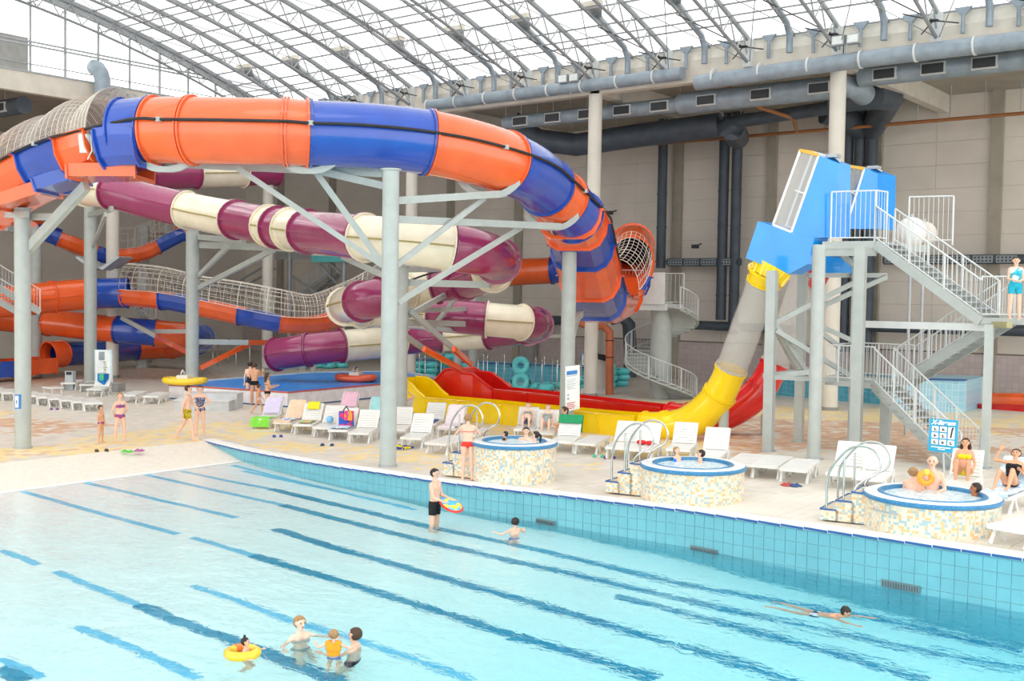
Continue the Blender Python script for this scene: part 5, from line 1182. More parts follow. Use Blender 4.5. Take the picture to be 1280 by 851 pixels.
towel('striped bright towel on the yellow-towel lounger seat',a3,'seat',cloth('mixed','#8cc878','#f0b48a',12.),.4)
def blob(name,label,cat,c,parts,rz=0):
    t=thing(name,label,cat,c)
    for nm,ctr,r,mm in parts: b=B(); b.ell(c+Matrix.Rotation(rz,3,'Z')@Vector(ctr),r,None,12,8); b.build(nm,mm,t,True)
    return t
c_=LT(a5,(.05,.1,.62)); t=thing('beach_bag','colourful pink and orange printed bag leaning on a lounger','bag',c_); b=B(); b.box(c_,(.5,.22,.5),a5[1]+.2); b.build('bag_body',cloth('bagc','#e0437f','#3a5ec4',9.),t); B().box(c_+Vector((.14,-.05,.12)),(.25,.25,.3),.9).build('pocket',cloth('bagd','#f0a040','#dd4a8c',12.),t); B().tube([c_+Vector((-.15,0,.25)),c_+Vector((0,0,.42)),c_+Vector((.15,0,.25))],.02,6).build('strap',black,t)
c_=LT(c1,(0,.55,.7)); t=thing('beach_bag','blue and green bag on the far left raised lounger','bag',c_); b=B(); b.box(c_,(.4,.3,.5),.3); b.build('bag_body',cloth('bage','#1e78c8'),t); B().box(c_+Vector((.1,-.1,.1)),(.2,.2,.3),.6).build('pocket',cloth('bagf','#4fb88a'),t)
blob('beach_ball','small light blue ball on a lounger','ball',LT(a4,(0,.0,.52)),[('shell',(0,0,0),(.13,.13,.13),cloth('bb','#8cc8ec')),('valve',(0,0,.13),(.02,.02,.02),white_pl)])
blob('towel_bundle','folded red towel on a lounger behind the middle hot tub','towel',LT(b2,(0,.0,.43)),[('roll',(-.12,0,0),(.16,.12,.07),cloth('redt','#d8262e')),('roll',(.14,.02,0),(.15,.11,.06),cloth('redt','#d8262e'))])
t=thing('swim_fins','blue swim fins with yellow edges right of the front mast','fins',P(503,562))
for k in (-1,1): b=B(); p=P(503,561); b.prism([p+Vector((-.3,k*.14-.1,.05)),p+Vector((.25,k*.14-.14,.03)),p+Vector((.25,k*.14+.1,.03)),p+Vector((-.3,k*.14+.02,.05))],(0,0,.05)); b.build('fin',cloth('fin','#24409c','#e8d21e',8.),t)
def shoes(x,y,mm,label,rz=0.,sp_=.16,cat='sandals',dx=0):
    p=P(x,y); t=thing('flip_flops',label,cat,p); R=Matrix.Rotation(rz,3,'Z')
    for s in (-1,1):
        c_=p+R@Vector((s*sp_*.7,0,.02)); b=B(); b.ell(c_,(.065,.16,.03),R,10,5); f_=b.build('sole',mm,t,True); b=B(); b.tube([c_+R@Vector((-.05,-.02,.01)),c_+R@Vector((-.02,.03,.05)),c_+R@Vector((0,.08,.01)),c_+R@Vector((.02,.03,.05)),c_+R@Vector((.05,-.02,.01))],.012,5); b.build('strap',mm,t)
shoes(127,564,cloth('sh1','#4a4038'),'dark brown flip-flops on the deck edge before the woman with the boy',1.2,.2); shoes(159,565,cloth('sh2','#5ed04a'),'bright green flip-flops at the start of the beach entry',.3); shoes(347,546,cloth('sh3','#33549c'),'blue flip-flops below the peach-towel lounger',1.0)
shoes(409,557,cloth('sh4','#24406e'),'navy flip-flops below the patterned-towel lounger',.6,.22); shoes(68,512,cloth('sh5','#7a4a8c'),'purple flip-flops before the far left loungers',.8); shoes(984,607,cloth('sh6','#c8524e'),'red flip-flops below the flat loungers',1.2,.1); shoes(994,608,cloth('sh7','#3e5a8c'),'dark blue flip-flops beside the red ones below the flat loungers',1.2,.1)
shoes(748,571,cloth('sh8','#55c8a4'),'small sea-green flip-flops left of the middle hot tub',.5); shoes(762,573,cloth('sh9','#8a3a9c'),'small purple flip-flops left of the middle hot tub',.5); shoes(174,564,cloth('sh10','#b46a9c'),'small pinkish flip-flops right of the bright green pair',.3,.1)
# ================================================================ PEOPLE
def rotz(v,a): return Matrix.Rotation(a,3,'Z')@Vector(v)
def nrm(v): return Vector(v).normalized()
POSE={
 'stand':dict(sp=(0,0,1),ua=[(-.22,0,-1),(.22,0,-1)],fa=[(-.08,.25,-1),(.08,.25,-1)],th=[(-.06,.02,-1),(.06,.02,-1)],sh=[(-.03,-.05,-1),(.03,-.05,-1)]),
 'walk':dict(sp=(0,.05,1),ua=[(-.15,.4,-1),(.15,-.45,-1)],fa=[(-.05,.7,-1),(.05,-.1,-1)],th=[(-.05,-.38,-1),(.05,.45,-1)],sh=[(-.03,-.75,-1),(.03,.1,-1)]),
 'sit':dict(sp=(0,-.15,1),ua=[(-.25,.35,-1),(.25,.35,-1)],fa=[(.1,.9,-.3),(-.1,.9,-.3)],th=[(-.12,1,.05),(.12,1,.05)],sh=[(0,.3,-1),(0,.3,-1)]),
 'recline':dict(sp=(0,-.55,.83),ua=[(-.3,.2,-1),(.3,.2,-1)],fa=[(.1,.8,-.5),(-.1,.8,-.5)],th=[(-.1,.85,.5),(.1,.85,.5)],sh=[(0,.55,-.85),(0,.55,-.85)]),
 'swim':dict(sp=(0,1,.12),ua=[(-.5,1,0),(.5,1,-.0)],fa=[(-.2,1,.05),(.2,1,.0)],th=[(-.15,-1,-.1),(.15,-1,-.1)],sh=[(-.1,-1,.05),(.1,-1,.15)]),
 'water':dict(sp=(0,-.05,1),ua=[(-.9,.3,-.5),(.9,.3,-.5)],fa=[(-.5,1,.1),(.5,1,.1)],th=[(-.1,.5,-1),(.1,.5,-1)],sh=[(0,-.9,-.6),(0,-.9,-.6)]),
}
def person(label,pos,face,H=1.75,pose='stand',skin=0,hair='br',hairstyle='short',wear=(),ground='feet',over=None,female=False,lean=None,child=False,head=None,group=None,zoff=0.):
    ps=dict(POSE[pose]); ps.update(over or {})
    s=H/1.75; hs=s*(1.18 if child else 1.0); wd=.92 if female else 1.0
    if child: wd=.88
    sp=nrm(ps['sp']); fw=Vector((0,1,0)); rt=Vector((1,0,0)); ff=(fw-sp*fw.dot(sp)); ff=ff.normalized() if ff.length>.1 else Vector((0,0,1 if sp.y<0 else -1))
    pel=Vector((0,0,0)); ab=pel+sp*.17*s; ch=pel+sp*.33*s; nk=pel+sp*.50*s
    hd_=nrm(head or (sp*.8+Vector((0,0,.5)))); hb=nk+hd_*.05*s; hc=nk+hd_*(.085*s+.078*hs)
    hf=nrm(ps.get('look',(0,1,-.05))); hf=(hf-hd_*hf.dot(hd_)).normalized(); hr=hf.cross(hd_)
    caps=[]  # name,p,q,r0,r1
    caps+=[('pelvis',pel-rt*.055*s,pel+rt*.055*s,.105*s*(1.05 if female else 1),.105*s*(1.05 if female else 1)),('abdomen',pel+sp*.05*s,ab+sp*.05*s,.108*s*wd,.098*s*wd),
      ('abdomen',pel+rt*.04*s,ab+rt*.035*s,.1*s,.09*s*wd),('abdomen',pel-rt*.04*s,ab-rt*.035*s,.1*s,.09*s*wd),
      ('chest',ch-rt*.07*s,ch+rt*.07*s,.1*s,.1*s),('chest',ab+rt*.04*s,ch+sp*.05*s+rt*.08*s,.09*s*wd,.1*s*wd),('chest',ab-rt*.04*s,ch+sp*.05*s-rt*.08*s,.09*s*wd,.1*s*wd),
      ('chest',nk-sp*.045*s-rt*.13*s*wd,nk-sp*.045*s+rt*.13*s*wd,.058*s,.058*s),('neck',nk-sp*.02*s,hb+hd_*.02*s,.060*s*wd,.055*s*wd)]
    if female and not child: caps+=[('chest',ch+sp*.0*s+rt*e*.07*s+ff*.06*s,ch+rt*e*.07*s+ff*.085*s,.06*s,.05*s) for e in (-1,1)]
    caps+=[('head',hc+hd_*.02*hs,hc+hd_*.03*hs-hf*.02*hs,.094*hs,.092*hs),('head',hc-hd_*.05*hs+hf*.018*hs,hc,.062*hs,.085*hs),('head',hc-hd_*.078*hs+hf*.045*hs,hc-hd_*.05*hs+hf*.03*hs,.036*hs,.05*hs),
      ('nose',hc+hd_*.01*hs+hf*.088*hs,hc-hd_*.022*hs+hf*.104*hs,.010*hs,.016*hs)]+[('ear',hc+hr*e*.09*hs-hd_*.01*hs,hc+hr*e*.092*hs+hd_*.02*hs,.014*hs,.018*hs) for e in (-1,1)]
    low=[]
    for i,e in ((0,-1),(1,1)):
        shd=nk-sp*.05*s+rt*e*.17*s*wd; ua=nrm(ps['ua'][i]); fa=nrm(ps['fa'][i]); el=shd+ua*.285*s; wr=el+fa*.25*s
        caps+=[('upperarm',shd,el,.05*s*wd,.038*s*wd),('forearm',el,wr,.039*s*wd,.026*s*wd)]
        sd_=fa.cross(Vector((0,0,1)) if abs(fa.z)<.8 else Vector((0,1,0))).normalized(); nn=sd_.cross(fa)
        pm=wr+fa*.085*s; caps+=[('hand',wr+fa*.02*s+sd_*k*.022*s,pm+sd_*k*.028*s,.018*s,.017*s) for k in (-1,0,1)]
        for k,L in enumerate((.062,.075,.07,.052)):
            f0=pm+sd_*(k-1.5)*.023*s; f1=f0+(fa*.9+nn*.12+sd_*(k-1.5)*.08)*L*.55*s; f2=f1+(fa*.8+nn*.5)*L*.5*s; caps+=[('finger',f0,f1,.0095*s,.009*s),('finger',f1,f2,.009*s,.0075*s)]
        t0=wr+fa*.03*s-sd_*e*.03*s; t1=t0+(fa*.6-sd_*e*.7)*.045*s; caps+=[('finger',t0,t1,.012*s,.0105*s),('finger',t1,t1+(fa*.9+nn*.2)*.03*s,.0105*s,.009*s)]
        hp=pel+rt*e*.085*s-sp*.03*s; th=nrm(ps['th'][i]); sh=nrm(ps['sh'][i]); kn=hp+th*.43*s; an=kn+sh*.41*s; ft=nrm(ps.get('ft',(0,1,-.12)))
        if pose in ('swim',): ft=nrm((0,-1,-.2))
        caps+=[('thigh',hp,kn,.088*s*(1.04 if female else 1),.056*s),('shin',kn,kn+sh*.14*s-nrm(ps.get('calf',(0,1,0)))*.015*s,.054*s,.056*s),('shin',kn+sh*.14*s,an,.054*s,.035*s),
          ('foot',an+sh*.02*s-ft*.02*s,an+ft*.15*s+sh*.03*s,.036*s,.026*s)]+[('toe',an+ft*.15*s+sh*.03*s+rt*(k-2)*.017*s,an+ft*(.20-.008*abs(k-(1 if e<0 else 3)))*s+sh*.035*s+rt*(k-2)*.019*s,.014*s,.011*s) for k in range(5)]
        low+=[an.z-.058*s,kn.z-.05*s]
    low.append(pel.z-.105*s)
    if child: pass
    dz=-min(low) if ground=='feet' else .105*s if ground=='seat' else 0.
    # assemble, remesh to one continuous skin
    tb_=B()
    for nm,p,q,r0,r1 in caps: tb_.cap2(p,q,r0,r1,8 if nm in('finger','toe') else 12)
    me=bpy.data.meshes.new('body'); me.from_pydata([tuple(v) for v in tb_.v],[],tb_.f); tmp=bpy.data.objects.new('tmp',me); C.objects.link(tmp)
    md=tmp.modifiers.new('r','REMESH'); md.mode='VOXEL'; md.voxel_size=.0125*s; md2=tmp.modifiers.new('s','SMOOTH'); md2.iterations=2; md2.factor=.5
    dg=bpy.context.evaluated_depsgraph_get(); ev=bpy.data.meshes.new_from_object(tmp.evaluated_get(dg)); bpy.data.objects.remove(tmp)
    n=len(ev.vertices); V=np.empty(n*3); ev.vertices.foreach_get('co',V); V=V.reshape(-1,3); Nn=np.empty(n*3); ev.vertices.foreach_get('normal',Nn); Nn=Nn.reshape(-1,3)
    best=np.full(n,9.); bi=np.zeros(n,int); bt=np.zeros(n)
    for k,(nm,p,q,r0,r1) in enumerate(caps):
        p_,d_=np.array(p),np.array(q-p); L2=(d_**2).sum()+1e-9; t_=np.clip(((V-p_)@d_)/L2,0,1); dd=np.linalg.norm(V-p_-t_[:,None]*d_,axis=1)-(r0+(r1-r0)*t_); m_=dd<best; best[m_]=dd[m_]; bi[m_]=k; bt[m_]=t_[m_]
    names=np.array([c[0] for c in caps])[bi]; S_=(V@np.array(sp))/s; Fz=((V-np.array(pel))@np.array(ff))/s; Rx=(V@np.array(rt))/s
    Hv=(V-np.array(hc))/hs; hz=Hv@np.array(hd_); hy=Hv@np.array(hf); hx=Hv@np.array(hr); ishead=np.isin(names,['head','ear','nose'])
    torso=np.isin(names,['pelvis','abdomen','chest']); leg=names=='thigh'; arm=np.isin(names,['upperarm'])
    faces=[tuple(p.vertices) for p in ev.polygons]; Fa=np.array([f if len(f)==4 else f+(f[-1],) for f in faces])
    ang=face; t=thing('person',label,'person',Vector(pos)+Vector((0,0,zoff)),group)
    Rm=Matrix.Rotation(ang,3,'Z'); off=Vector((0,0,dz)); RmN=np.array(Rm)
    V2=(V+np.array(off))@RmN.T
    def mk(nm,vs,fs,mm,par=None,sm=True):
        m2=bpy.data.meshes.new(nm); m2.from_pydata(vs.tolist() if hasattr(vs,'tolist') else vs,[],fs); m2.materials.append(mm)
        if sm: m2.polygons.foreach_set('use_smooth',[True]*len(m2.polygons))
        o=bpy.data.objects.new(nm,m2); C.objects.link(o); o.parent=par or t; W[o.name]=Vector((0,0,0)); return o
    mk('body',V2,faces,skins[skin])
    def shell(nm,mask,offd,mm,extra=None):
        fm=mask[Fa].all(axis=1); idx=np.unique(Fa[fm]); 
        if len(idx)<4: return
        mp=-np.ones(n,int); mp[idx]=np.arange(len(idx)); vo=(V[idx]+Nn[idx]*offd+np.array(off))@RmN.T; vi=(V[idx]-Nn[idx]*.004+np.array(off))@RmN.T; k=len(idx)
        ff_=[tuple(dict.fromkeys(mp[list(f)].tolist())) for f in Fa[fm]]; ed={}
        for f in ff_:
            for a_,b_ in zip(f,f[1:]+f[:1]): ed[(a_,b_)]=1
        side=[(a_,a_+k,b_+k,b_) for a_,b_ in ed if (b_,a_) not in ed]
        vs=np.vstack([vo,vi]).tolist(); fs=ff_+side
        if extra:
            o0=len(vs); vs+=[tuple(Rm@(Vector(v)+off)) for v in extra.v]; fs+=[tuple(i+o0 for i in f) for f in extra.f]
        return mk(nm,vs,fs,mm)
    for wname,mm in wear:
        if wname=='briefs': shell('swim_briefs',((names=='pelvis')|(leg&(bt<.07))|(torso&(S_<.045)))&(S_<.06),.006*s,mm)
        if wname=='shorts': shell('swim_shorts',((names=='pelvis')|(leg&(bt<.5))|(torso&(S_<.07)))&(S_<.08),.014*s,mm)
        if wname=='trunks': shell('swim_trunks',((names=='pelvis')|(leg&(bt<.22))|(torso&(S_<.06)))&(S_<.07),.008*s,mm)
        if wname=='bra': shell('bikini_top',(names=='chest')&(((Fz>.05)&(S_>.27)&(S_<.385))|((S_>.30)&(S_<.325))),.006*s,mm)
        if wname=='onepiece': shell('swimsuit',torso&(S_<.40)&((Fz>-.02)|(S_<.2))|(leg&(bt<.05)),.006*s,mm)
        if wname=='tank': shell('tank_top',torso&(S_>-.0)&(S_<.475),.012*s,mm)
        if wname=='vest': shell('life_vest',(names=='chest')|(torso&(S_>.15))|(arm&(bt<.1)),.035*s,mm)
        if wname=='wristband': pass
        if wname=='armbands': shell('arm_bands',arm&(bt>.2)&(bt<.75),.035*s,mm)
    hm={'br':hair_br,'dk':hair_dk,'bl':hair_bl}[hair]
    ex=B()
    if hairstyle=='bun': ex.ell(hc+hd_*.07*hs-hf*.105*hs,(.042*hs,.042*hs,.042*hs),None,10,7)
    if hairstyle=='topknot': ex.ell(hc+hd_*.14*hs-hf*.02*hs,(.035*hs,.035*hs,.06*hs),None,10,7)
    if hairstyle=='pony': ex.tube([hc+hd_*.05*hs-hf*.10*hs,hc-hf*.15*hs,hc-hf*.14*hs-Vector((0,0,.14))*hs,hc-hf*.12*hs-Vector((0,0,.24))*hs],[.03*hs,.035*hs,.03*hs,.012*hs],8)
    if hairstyle=='long':
        for e in (-1,-.4,.4,1): ex.tube([hc+hr*e*.07*hs-hf*.05*hs,hc+hr*e*.09*hs-hf*.07*hs-Vector((0,0,.1))*hs,hc+hr*e*.085*hs-hf*.09*hs-Vector((0,0,.26))*hs],[.045*hs,.045*hs,.015*hs],8)
    if hairstyle!='bald':
        m_=ishead&((hz>.045-(.0 if hairstyle=='short' else .01))|((hy<.01)&(hz>-.055)))&(hy<.075-(.0*hz))&~((hy>.055)&(hz<.07)); shell('hair',m_,.014*hs,hm,ex)
    else:
        m_=ishead&(hy<.0)&(hz>-.05)&(hz<.03); shell('hair',m_,.004*hs,hm)
    eb=B()
    for e in (-1,1): eb.ell(hc+hd_*.012*hs+hr*e*.034*hs+hf*.083*hs,(.012*hs,.012*hs,.008*hs),None,8,6)
    mk('eyes',[tuple(Rm@(Vector(v)+off)) for v in eb.v],eb.f,hair_dk); eb=B(); eb.ell(hc-hd_*.052*hs+hf*.078*hs,(.022*hs,.012*hs,.008*hs),None,8,6); mk('mouth',[tuple(Rm@(Vector(v)+off)) for v in eb.v],eb.f,lipm)
    eb=B()
    for e in (-1,1): eb.ell(hc+hd_*.035*hs+hr*e*.034*hs+hf*.084*hs,(.018*hs,.008*hs,.004*hs),None,8,5)
    mk('eyebrows',[tuple(Rm@(Vector(v)+off)) for v in eb.v],eb.f,hm)
    return t
R_=math.radians
def yaw_to(px0,py0,px1,py1):                               # heading so that local +Y points from one deck pixel to the other
    v=P(px1,py1)-P(px0,py0); return math.atan2(v.y,v.x)-math.pi/2
TOCAM=lambda p:math.atan2(-p[1],-p[0])-math.pi/2
TR={'navy':cloth('w_navy','#1a2036'),'red':cloth('w_red','#ea3a2c'),'yel':cloth('w_yel','#d6b818','#7f7414',40.),'dkb':cloth('w_dk','#3c3c50','#8a8aa8',30.),'bik':cloth('w_bik','#c8384c','#3a5caa',40.),
 'blk':cloth('w_blk','#15161b'),'pink':cloth('w_pink','#efc6cc'),'orange':cloth('w_or','#f09a1e'),'vest':cloth('w_vest','#e5a312','#222226',9.),'aqua':cloth('w_aqua','#1fa9c4'),'white':cloth('w_white','#eef1f2','#38b4cc',7.),'lem':cloth('w_lem','#f3dc1c'),'blu':cloth('w_blu','#2a7ad2'),'gre':cloth('w_gre','#9aa6a4')}
def hgt(x,yf,yt): p=P(x,yf); return ztop(p,yt)-p.z
# far left pair
p=P(150,553); person('woman in a red and blue bikini with hands behind her back, at the left',p,TOCAM(p)+R_(15),hgt(150,553,489),'stand',0,'bl','bun',[('bra',TR['bik']),('briefs',TR['bik'])],female=True,over=dict(ua=[(-.35,-.2,-1),(.35,-.2,-1)],fa=[(.5,-.5,-.8),(-.5,-.5,-.8)],th=[(-.14,.02,-1),(.14,.02,-1)]))
p=P(126,553); person('small boy in dark swim briefs standing beside the woman in the bikini',p,TOCAM(p)+R_(50),hgt(126,553,506),'stand',1,'br','short',[('briefs',TR['bik'])],child=True,over=dict(fa=[(.3,.6,-1),(-.3,.6,-1)]))
p=P(234,550); person('man in yellow patterned swim shorts striding to the right',p,TOCAM(p)+R_(75),hgt(234,550,480)*1.03,'walk',0,'br','short',[('shorts',TR['yel'])])
p=P(250,545); person('woman in a dark patterned swimsuit with hands on hips',p,TOCAM(p)+R_(-8),hgt(246,545,480.5),'stand',0,'br','short',[('onepiece',TR['dkb'])],female=True,over=dict(ua=[(-.8,-.1,-1),(.8,-.1,-1)],fa=[(.8,.25,-.5),(-.8,.25,-.5)]))
# family at the blue pool
p=P(318,506); person('man in black trunks seen from behind, holding up a phone',p,TOCAM(p)+R_(165),hgt(318,506,452),'stand',1,'br','short',[('trunks',TR['blk'])],over=dict(ua=[(-.2,.3,-1),(.3,.5,-.8)],fa=[(.2,.9,.3),(.0,.6,.9)]))
q=P(318,506); hnd=D(326,457,dep(q)-.1); t=thing('phone','dark phone held up by the man in black trunks','phone',hnd); B().box(hnd,(.07,.02,.14),.5).build('case',black,t); B().box(hnd-Vector((.0,.014,0)),(.06,.006,.12),.5).build('screen',dark,t)
p=P(312.5,505); person('person in a dark top half hidden behind the man with the phone',p,TOCAM(p)+R_(170),hgt(312,505,451),'stand',2,'dk','short',[('onepiece',TR['navy'])],female=True)
p=P(334,519); person('woman with long hair in a black bikini looking at a phone',p,TOCAM(p)+R_(105),hgt(334,519,464),'stand',1,'br','long',[('bra',TR['blk']),('briefs',TR['blk'])],female=True,over=dict(ua=[(-.1,.3,-1),(.1,.3,-1)],fa=[(.1,1,.3),(-.1,1,.3)],th=[(-.05,.25,-1),(.05,-.15,-1)],look=(0,1,-.35)))
p=P(323,518); person('little girl in pink briefs walking beside the woman with long hair',p,TOCAM(p)+R_(95),hgt(323,518,479),'walk',1,'br','short',[('briefs',TR['pink'])],child=True,female=True)
# child in the dinghy
p=P(447,474,.7); person('child in a teal swimsuit sitting in the red-orange dinghy',D(447,474.5,dep(p)),TOCAM(p)+R_(60),1.15,'sit',0,'br','short',[('onepiece',TR['aqua'])],ground='seat',child=True)
# in the pool
def inwater(label,x,yw,ytop,face,H,above,pose='water',**k):
    """head top at pixel ytop, waterline at yw"""
    p=P(x,yw,WZ); d=dep(p); vis=(yw-ytop)*d/F; return person(label,(p.x,p.y,WZ+vis-above),face,H,pose,ground='none',**k)
p=P(543,655,WZ); pz=floorz(p.x); hH=ztop(p,583)-pz; t=person('standing man in black swim shorts, knee-deep in the pool',(p.x,p.y,pz),TOCAM(p)+R_(62),hH,'stand',0,'dk','short',[('shorts',TR['blk'])],over=dict(ua=[(-.15,.2,-1),(.15,.25,-1)],fa=[(.05,1,-.3),(-.0,1,-.25)],th=[(-.08,.0,-1),(.08,.0,-1)],look=(.1,1,-.4)))
c_=D(564,631,dep(p)-.1); t=thing('swim_board','round red swim board with a bright printed picture','float',c_); b=B(); b.ell(c_,(.36,.26,.055),Matrix.Rotation(-.35,3,'Z')@Matrix.Rotation(.35,3,'Y'),24,8); b.build('board',red,t,True); b=B(); b.ell(c_+Vector((.0,0,.022)),(.32,.225,.045),Matrix.Rotation(-.35,3,'Z')@Matrix.Rotation(.35,3,'Y'),24,8); b.build('printed_top',cloth('print','#f2e046','#5ab4e6',7.),t,True)
p=P(643,669,WZ); d=dep(p); s_=1.25/1.75
person('boy with dark hair in the pool, chin above water',(p.x,p.y,WZ+(669-649)*d/F-.785*1.2/1.75),TOCAM(p)+R_(-150),1.25,'water',0,'dk','short',[('trunks',TR['blu'])],ground='none',child=True)
p=P(376,797,WZ); d=dep(p); person('woman with arms spread in the pool, right of the yellow swim ring',(p.x,p.y,WZ+(797-770)*d/F-.785*1.6/1.75),TOCAM(p)+R_(35),1.6,'water',2,'bl','short',[('bra',TR['gre']),('briefs',TR['gre'])],ground='none',female=True)
p=P(417,818,WZ); d=dep(p); person('small child in a yellow-orange life vest held in the pool',(p.x,p.y,WZ+(818-786)*d/F-.81*1.0/1.75),TOCAM(p)+R_(170),1.0,'water',0,'bl','short',[('vest',TR['orange']),('briefs',TR['blu'])],ground='none',child=True)
p=P(432,811,WZ); d=dep(p); person('adult behind the child in the vest, back to the viewer',(p.x+.05,p.y+.1,WZ+(811-783)*d/F-.785*1.7/1.75),TOCAM(p)+R_(-110),1.65,'water',0,'br','short',[('trunks',TR['navy'])],ground='none',over=dict(ua=[(-.5,.7,-.5),(.2,.5,-1)],fa=[(.3,1,.2),(.1,.5,-.6)]))
p=P(308,820,WZ); d=dep(p); person('toddler with a topknot sitting in the yellow swim ring',(p.x,p.y,WZ+(820-797)*d/F-.81*.85/1.75),TOCAM(p)+R_(70),.85,'water',0,'dk','topknot',[('onepiece',TR['pink'])],ground='none',child=True)
p=P(303,820,WZ); t=thing('swim_ring','yellow and orange child swim ring on the water','swim ring',p+Vector((0,0,.05))); c_=p+Vector((0,0,.05)); b=B(); b.tube([c_+Vector((.2*math.cos(a_),.2*math.sin(a_),0)) for a_ in [2*math.pi*k/24 for k in range(24)]],.07,10,closed=True); b.build('ring',glossy('ring_yellow','#fbc61c'),t,True)
b=B(); b.tube([c_+Vector((.2*math.cos(a_),.2*math.sin(a_),.006)) for a_ in [2.2+.12*k for k in range(8)]],.073,10); b.build('patch',glossy('ring_orange','#f07a2c'),t,True)
p=P(1062,772,WZ); d=dep(p); v_=P(1090,778,WZ)-P(1010,762,WZ); person('boy swimming breaststroke to the right in the pool',(p.x-v_.normalized().x*.55,p.y-v_.normalized().y*.55,WZ-.13),math.atan2(v_.y,v_.x)-math.pi/2,1.45,'swim',1,'dk','short',[('trunks',cloth('w_sw','#26356a','#e6e6ea',9.))],ground='none',head=(0,.55,.85),over=dict(sp=(0,1,.22),th=[(-.15,-1,.02),(.2,-1,-.02)],sh=[(-.1,-.9,.15),(.3,-.8,.3)]))
# hot tub bathers and leaning woman
def tubber(label,k,x,ytop,yw,face,H,**kw):
    base,r,h=TUB[k]; r_=ray(x,yw); zw=base.z+h-.04; q=CAM+r_*((zw-CH)/r_.z); c=Vector((base.x,base.y,0)); v=Vector((q.x-c.x,q.y-c.y,0)); m_=r-.38-.14
    if v.length>m_: v=v.normalized()*m_
    q=Vector((c.x+v.x,c.y+v.y,zw)); d=dep(q); top=(pix(q)[1]-(ytop+pix(q)[1]-yw))*d/F; return person(label,(q.x,q.y,zw+top-(.825 if not kw.get('child') else .82)*H/1.75),face,H,'sit',ground='none',**kw),q
tubber('small child in a black and yellow life vest in the left hot tub',0,626,538,549,R_(128),1.0,child=True,hair='dk',wear=[('vest',TR['vest'])])
tubber('smiling dark-haired person in the middle of the left hot tub',0,663,531,549,TOCAM(P(663,560)),1.6,hair='dk',wear=[('trunks',TR['blk'])])
tubber('girl with dark wet hair at the right edge of the left hot tub',0,676,538,557,R_(125),1.5,hair='dk',hairstyle='pony',female=True,wear=[('bra',TR['blk'])])
tubber('child with blue arm bands in the middle hot tub',1,833,554,572,R_(-100),1.1,child=True,hair='bl',wear=[('armbands',TR['blu'])])
tubber('dark-haired boy in the middle hot tub with his arm on the rim',1,877,555,572,R_(128),1.5,hair='dk',over=dict(ua=[(-1,.3,-.1),(.3,.2,-1)],fa=[(-1,.2,0),(.1,.8,-.4)]),wear=[('trunks',TR['blk'])])
tubber('woman with a bun seen from behind in the right hot tub',2,1128,575,606,TOCAM(P(1133,620))+R_(170),1.6,hair='bl',hairstyle='bun',female=True,wear=[('bra',TR['pink'])])
tubber('broad bald man sitting in the right hot tub holding a child ring',2,1162,559,604,TOCAM(P(1162,620))+R_(-10),1.85,hair='br',hairstyle='bald',wear=[('trunks',TR['navy'])],over=dict(ua=[(-.3,.3,-1),(.3,.3,-1)],fa=[(.3,1,-.1),(-.3,1,-.1)]))
tubber('dark-haired young man in profile at the right edge of the right hot tub',2,1213,600,620,TOCAM(P(1213,630))+R_(-75),1.7,hair='dk',skin=3,wear=[('trunks',TR['navy'])])
base,r,h=TUB[2]; c_=D(1157,597,dep(base)+.35); t=thing('swim_ring','orange swim ring held by the bald man in the right hot tub','swim ring',c_); b=B(); b.tube([c_+(_rt*math.cos(a_)+Vector((0,0,1))*math.sin(a_)*.9)*.12 for a_ in [2*math.pi*k/20 for k in range(20)]],.06,10,closed=True); b.build('ring',glossy('ring_or2','#f39a12'),t,True); b=B(); b.tube([c_+(_rt*math.cos(a_)+Vector((0,0,1))*math.sin(a_)*.9)*.12 for a_ in (1.2,1.5,1.8)],.063,10); b.build('patch',glossy('ring_y2','#f7cf3a'),t,True)
base,r,h=TUB[0]; p=P(601,602.5); p=Vector((base.x-r*.55,base.y-r-.02,zd(base.x-r))); q_=P(601,602)
hh=1.62; person('woman in a red bikini leaning with both arms on the left hot tub',(base.x-.72*r,base.y-.69*r-.12,zd(base.x)),TOCAM(q_)+R_(180),1.68,'stand',0,'bl','bun',[('bra',TR['red']),('briefs',TR['red'])],female=True,over=dict(sp=(0,.28,1),ua=[(-.6,.5,-.8),(.6,.5,-.8)],fa=[(.1,.9,-.1),(-.1,.9,-.1)],th=[(-.05,-.06,-1),(.05,-.06,-1)]))
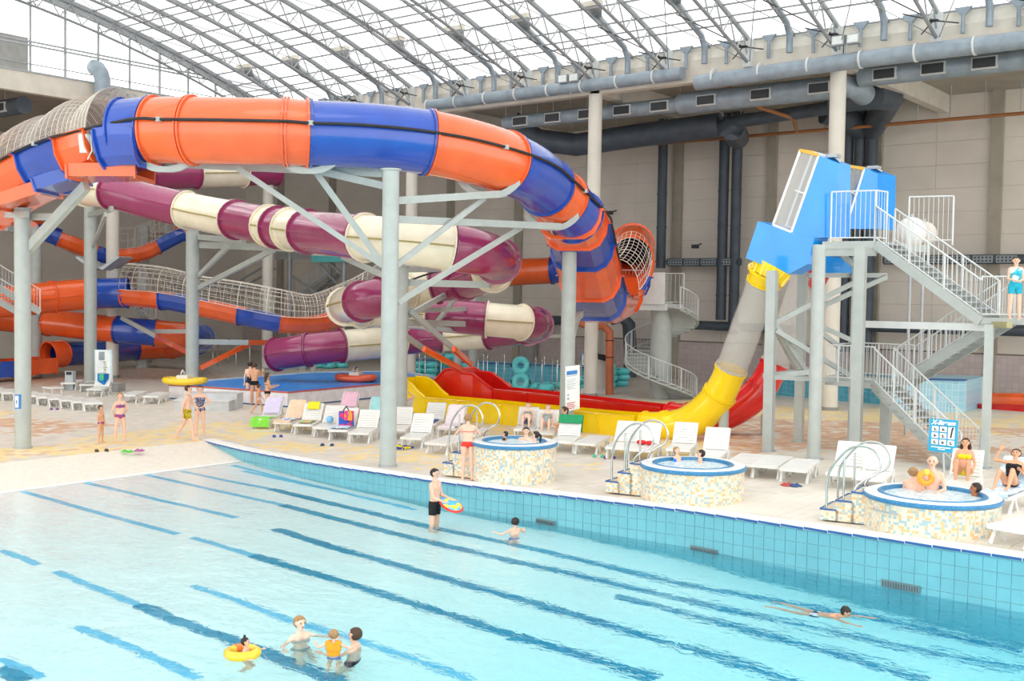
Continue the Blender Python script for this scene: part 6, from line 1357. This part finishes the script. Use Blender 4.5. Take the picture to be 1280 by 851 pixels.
# people on loungers
def onl(label,pr,y,z,H,pose='recline',**k):
    return person(label,LT(pr,(0,y,z)),pr[1]+math.pi,H,pose,ground='none',**k)
onl('man lying back with hands behind his head, right of the front mast',a10,.18,.52,1.75,skin=0,hair='dk',wear=[('trunks',TR['blk'])],over=dict(ua=[(-1,-.2,.35),(1,-.2,.35)],fa=[(.8,-.5,.5),(-.8,-.5,.5)],th=[(-.08,1,-.02),(.08,1,-.02)],sh=[(0,1,-.1),(0,1,-.1)]))
onl('girl in blue shorts lounging with raised knees behind the left hot tub',a16,.12,.52,1.5,skin=2,hair='bl',female=True,wear=[('shorts',TR['dkb']),('bra',TR['gre'])])
onl('fair person lying back on the lounger beside the girl in blue shorts',a17,.12,.52,1.55,skin=2,hair='bl',female=True,wear=[('onepiece',TR['gre'])])
p=LT(a17,(.72,-.35,0)); person('tanned girl with tied hair sitting sideways, right of the left hot tub',(p.x,p.y,p.z+.40+.1),R_(125),1.5,'sit',1,'br','pony',[('bra',TR['blu']),('briefs',TR['blu'])],ground='none',female=True,over=dict(sp=(0,.25,1),th=[(-.1,1,.45),(.1,1,.35)],sh=[(0,.2,-1),(0,.2,-1)]))
onl('woman in a yellow bikini sitting up on a lounger behind the right hot tub',b10,.05,.52,1.65,skin=1,hair='br',hairstyle='long',female=True,wear=[('bra',TR['lem']),('briefs',TR['lem'])],over=dict(sp=(0,-.2,1),th=[(-.12,.75,.65),(.12,.75,.65)],sh=[(0,.2,-1),(0,.2,-1)]))
onl('woman in a black swimsuit lying with bent knees at the right edge',b11,.2,.52,1.68,skin=1,hair='br',female=True,wear=[('onepiece',TR['blk'])],over=dict(th=[(-.1,.7,.75),(.1,.75,.6)],sh=[(0,.6,-.8),(0,.75,-.7)],ua=[(-.4,.2,-1),(1,-.1,.1)],fa=[(.2,.9,.6),(-.4,-.3,.9)]))
# girl on the stair landing
dG=28.9; p=D(1268,394,dG); p.z=A1.z; person('girl in a white and aqua top and turquoise shorts on the stair landing',p,TOCAM(p)+R_(10),(394-315)*dG/F,'stand',0,'br','short',[('tank',TR['white']),('shorts',TR['aqua'])],female=True,over=dict(ua=[(-.15,.1,-1),(.15,.2,-1)],fa=[(.6,.8,-.25),(-.6,.8,-.2)]))
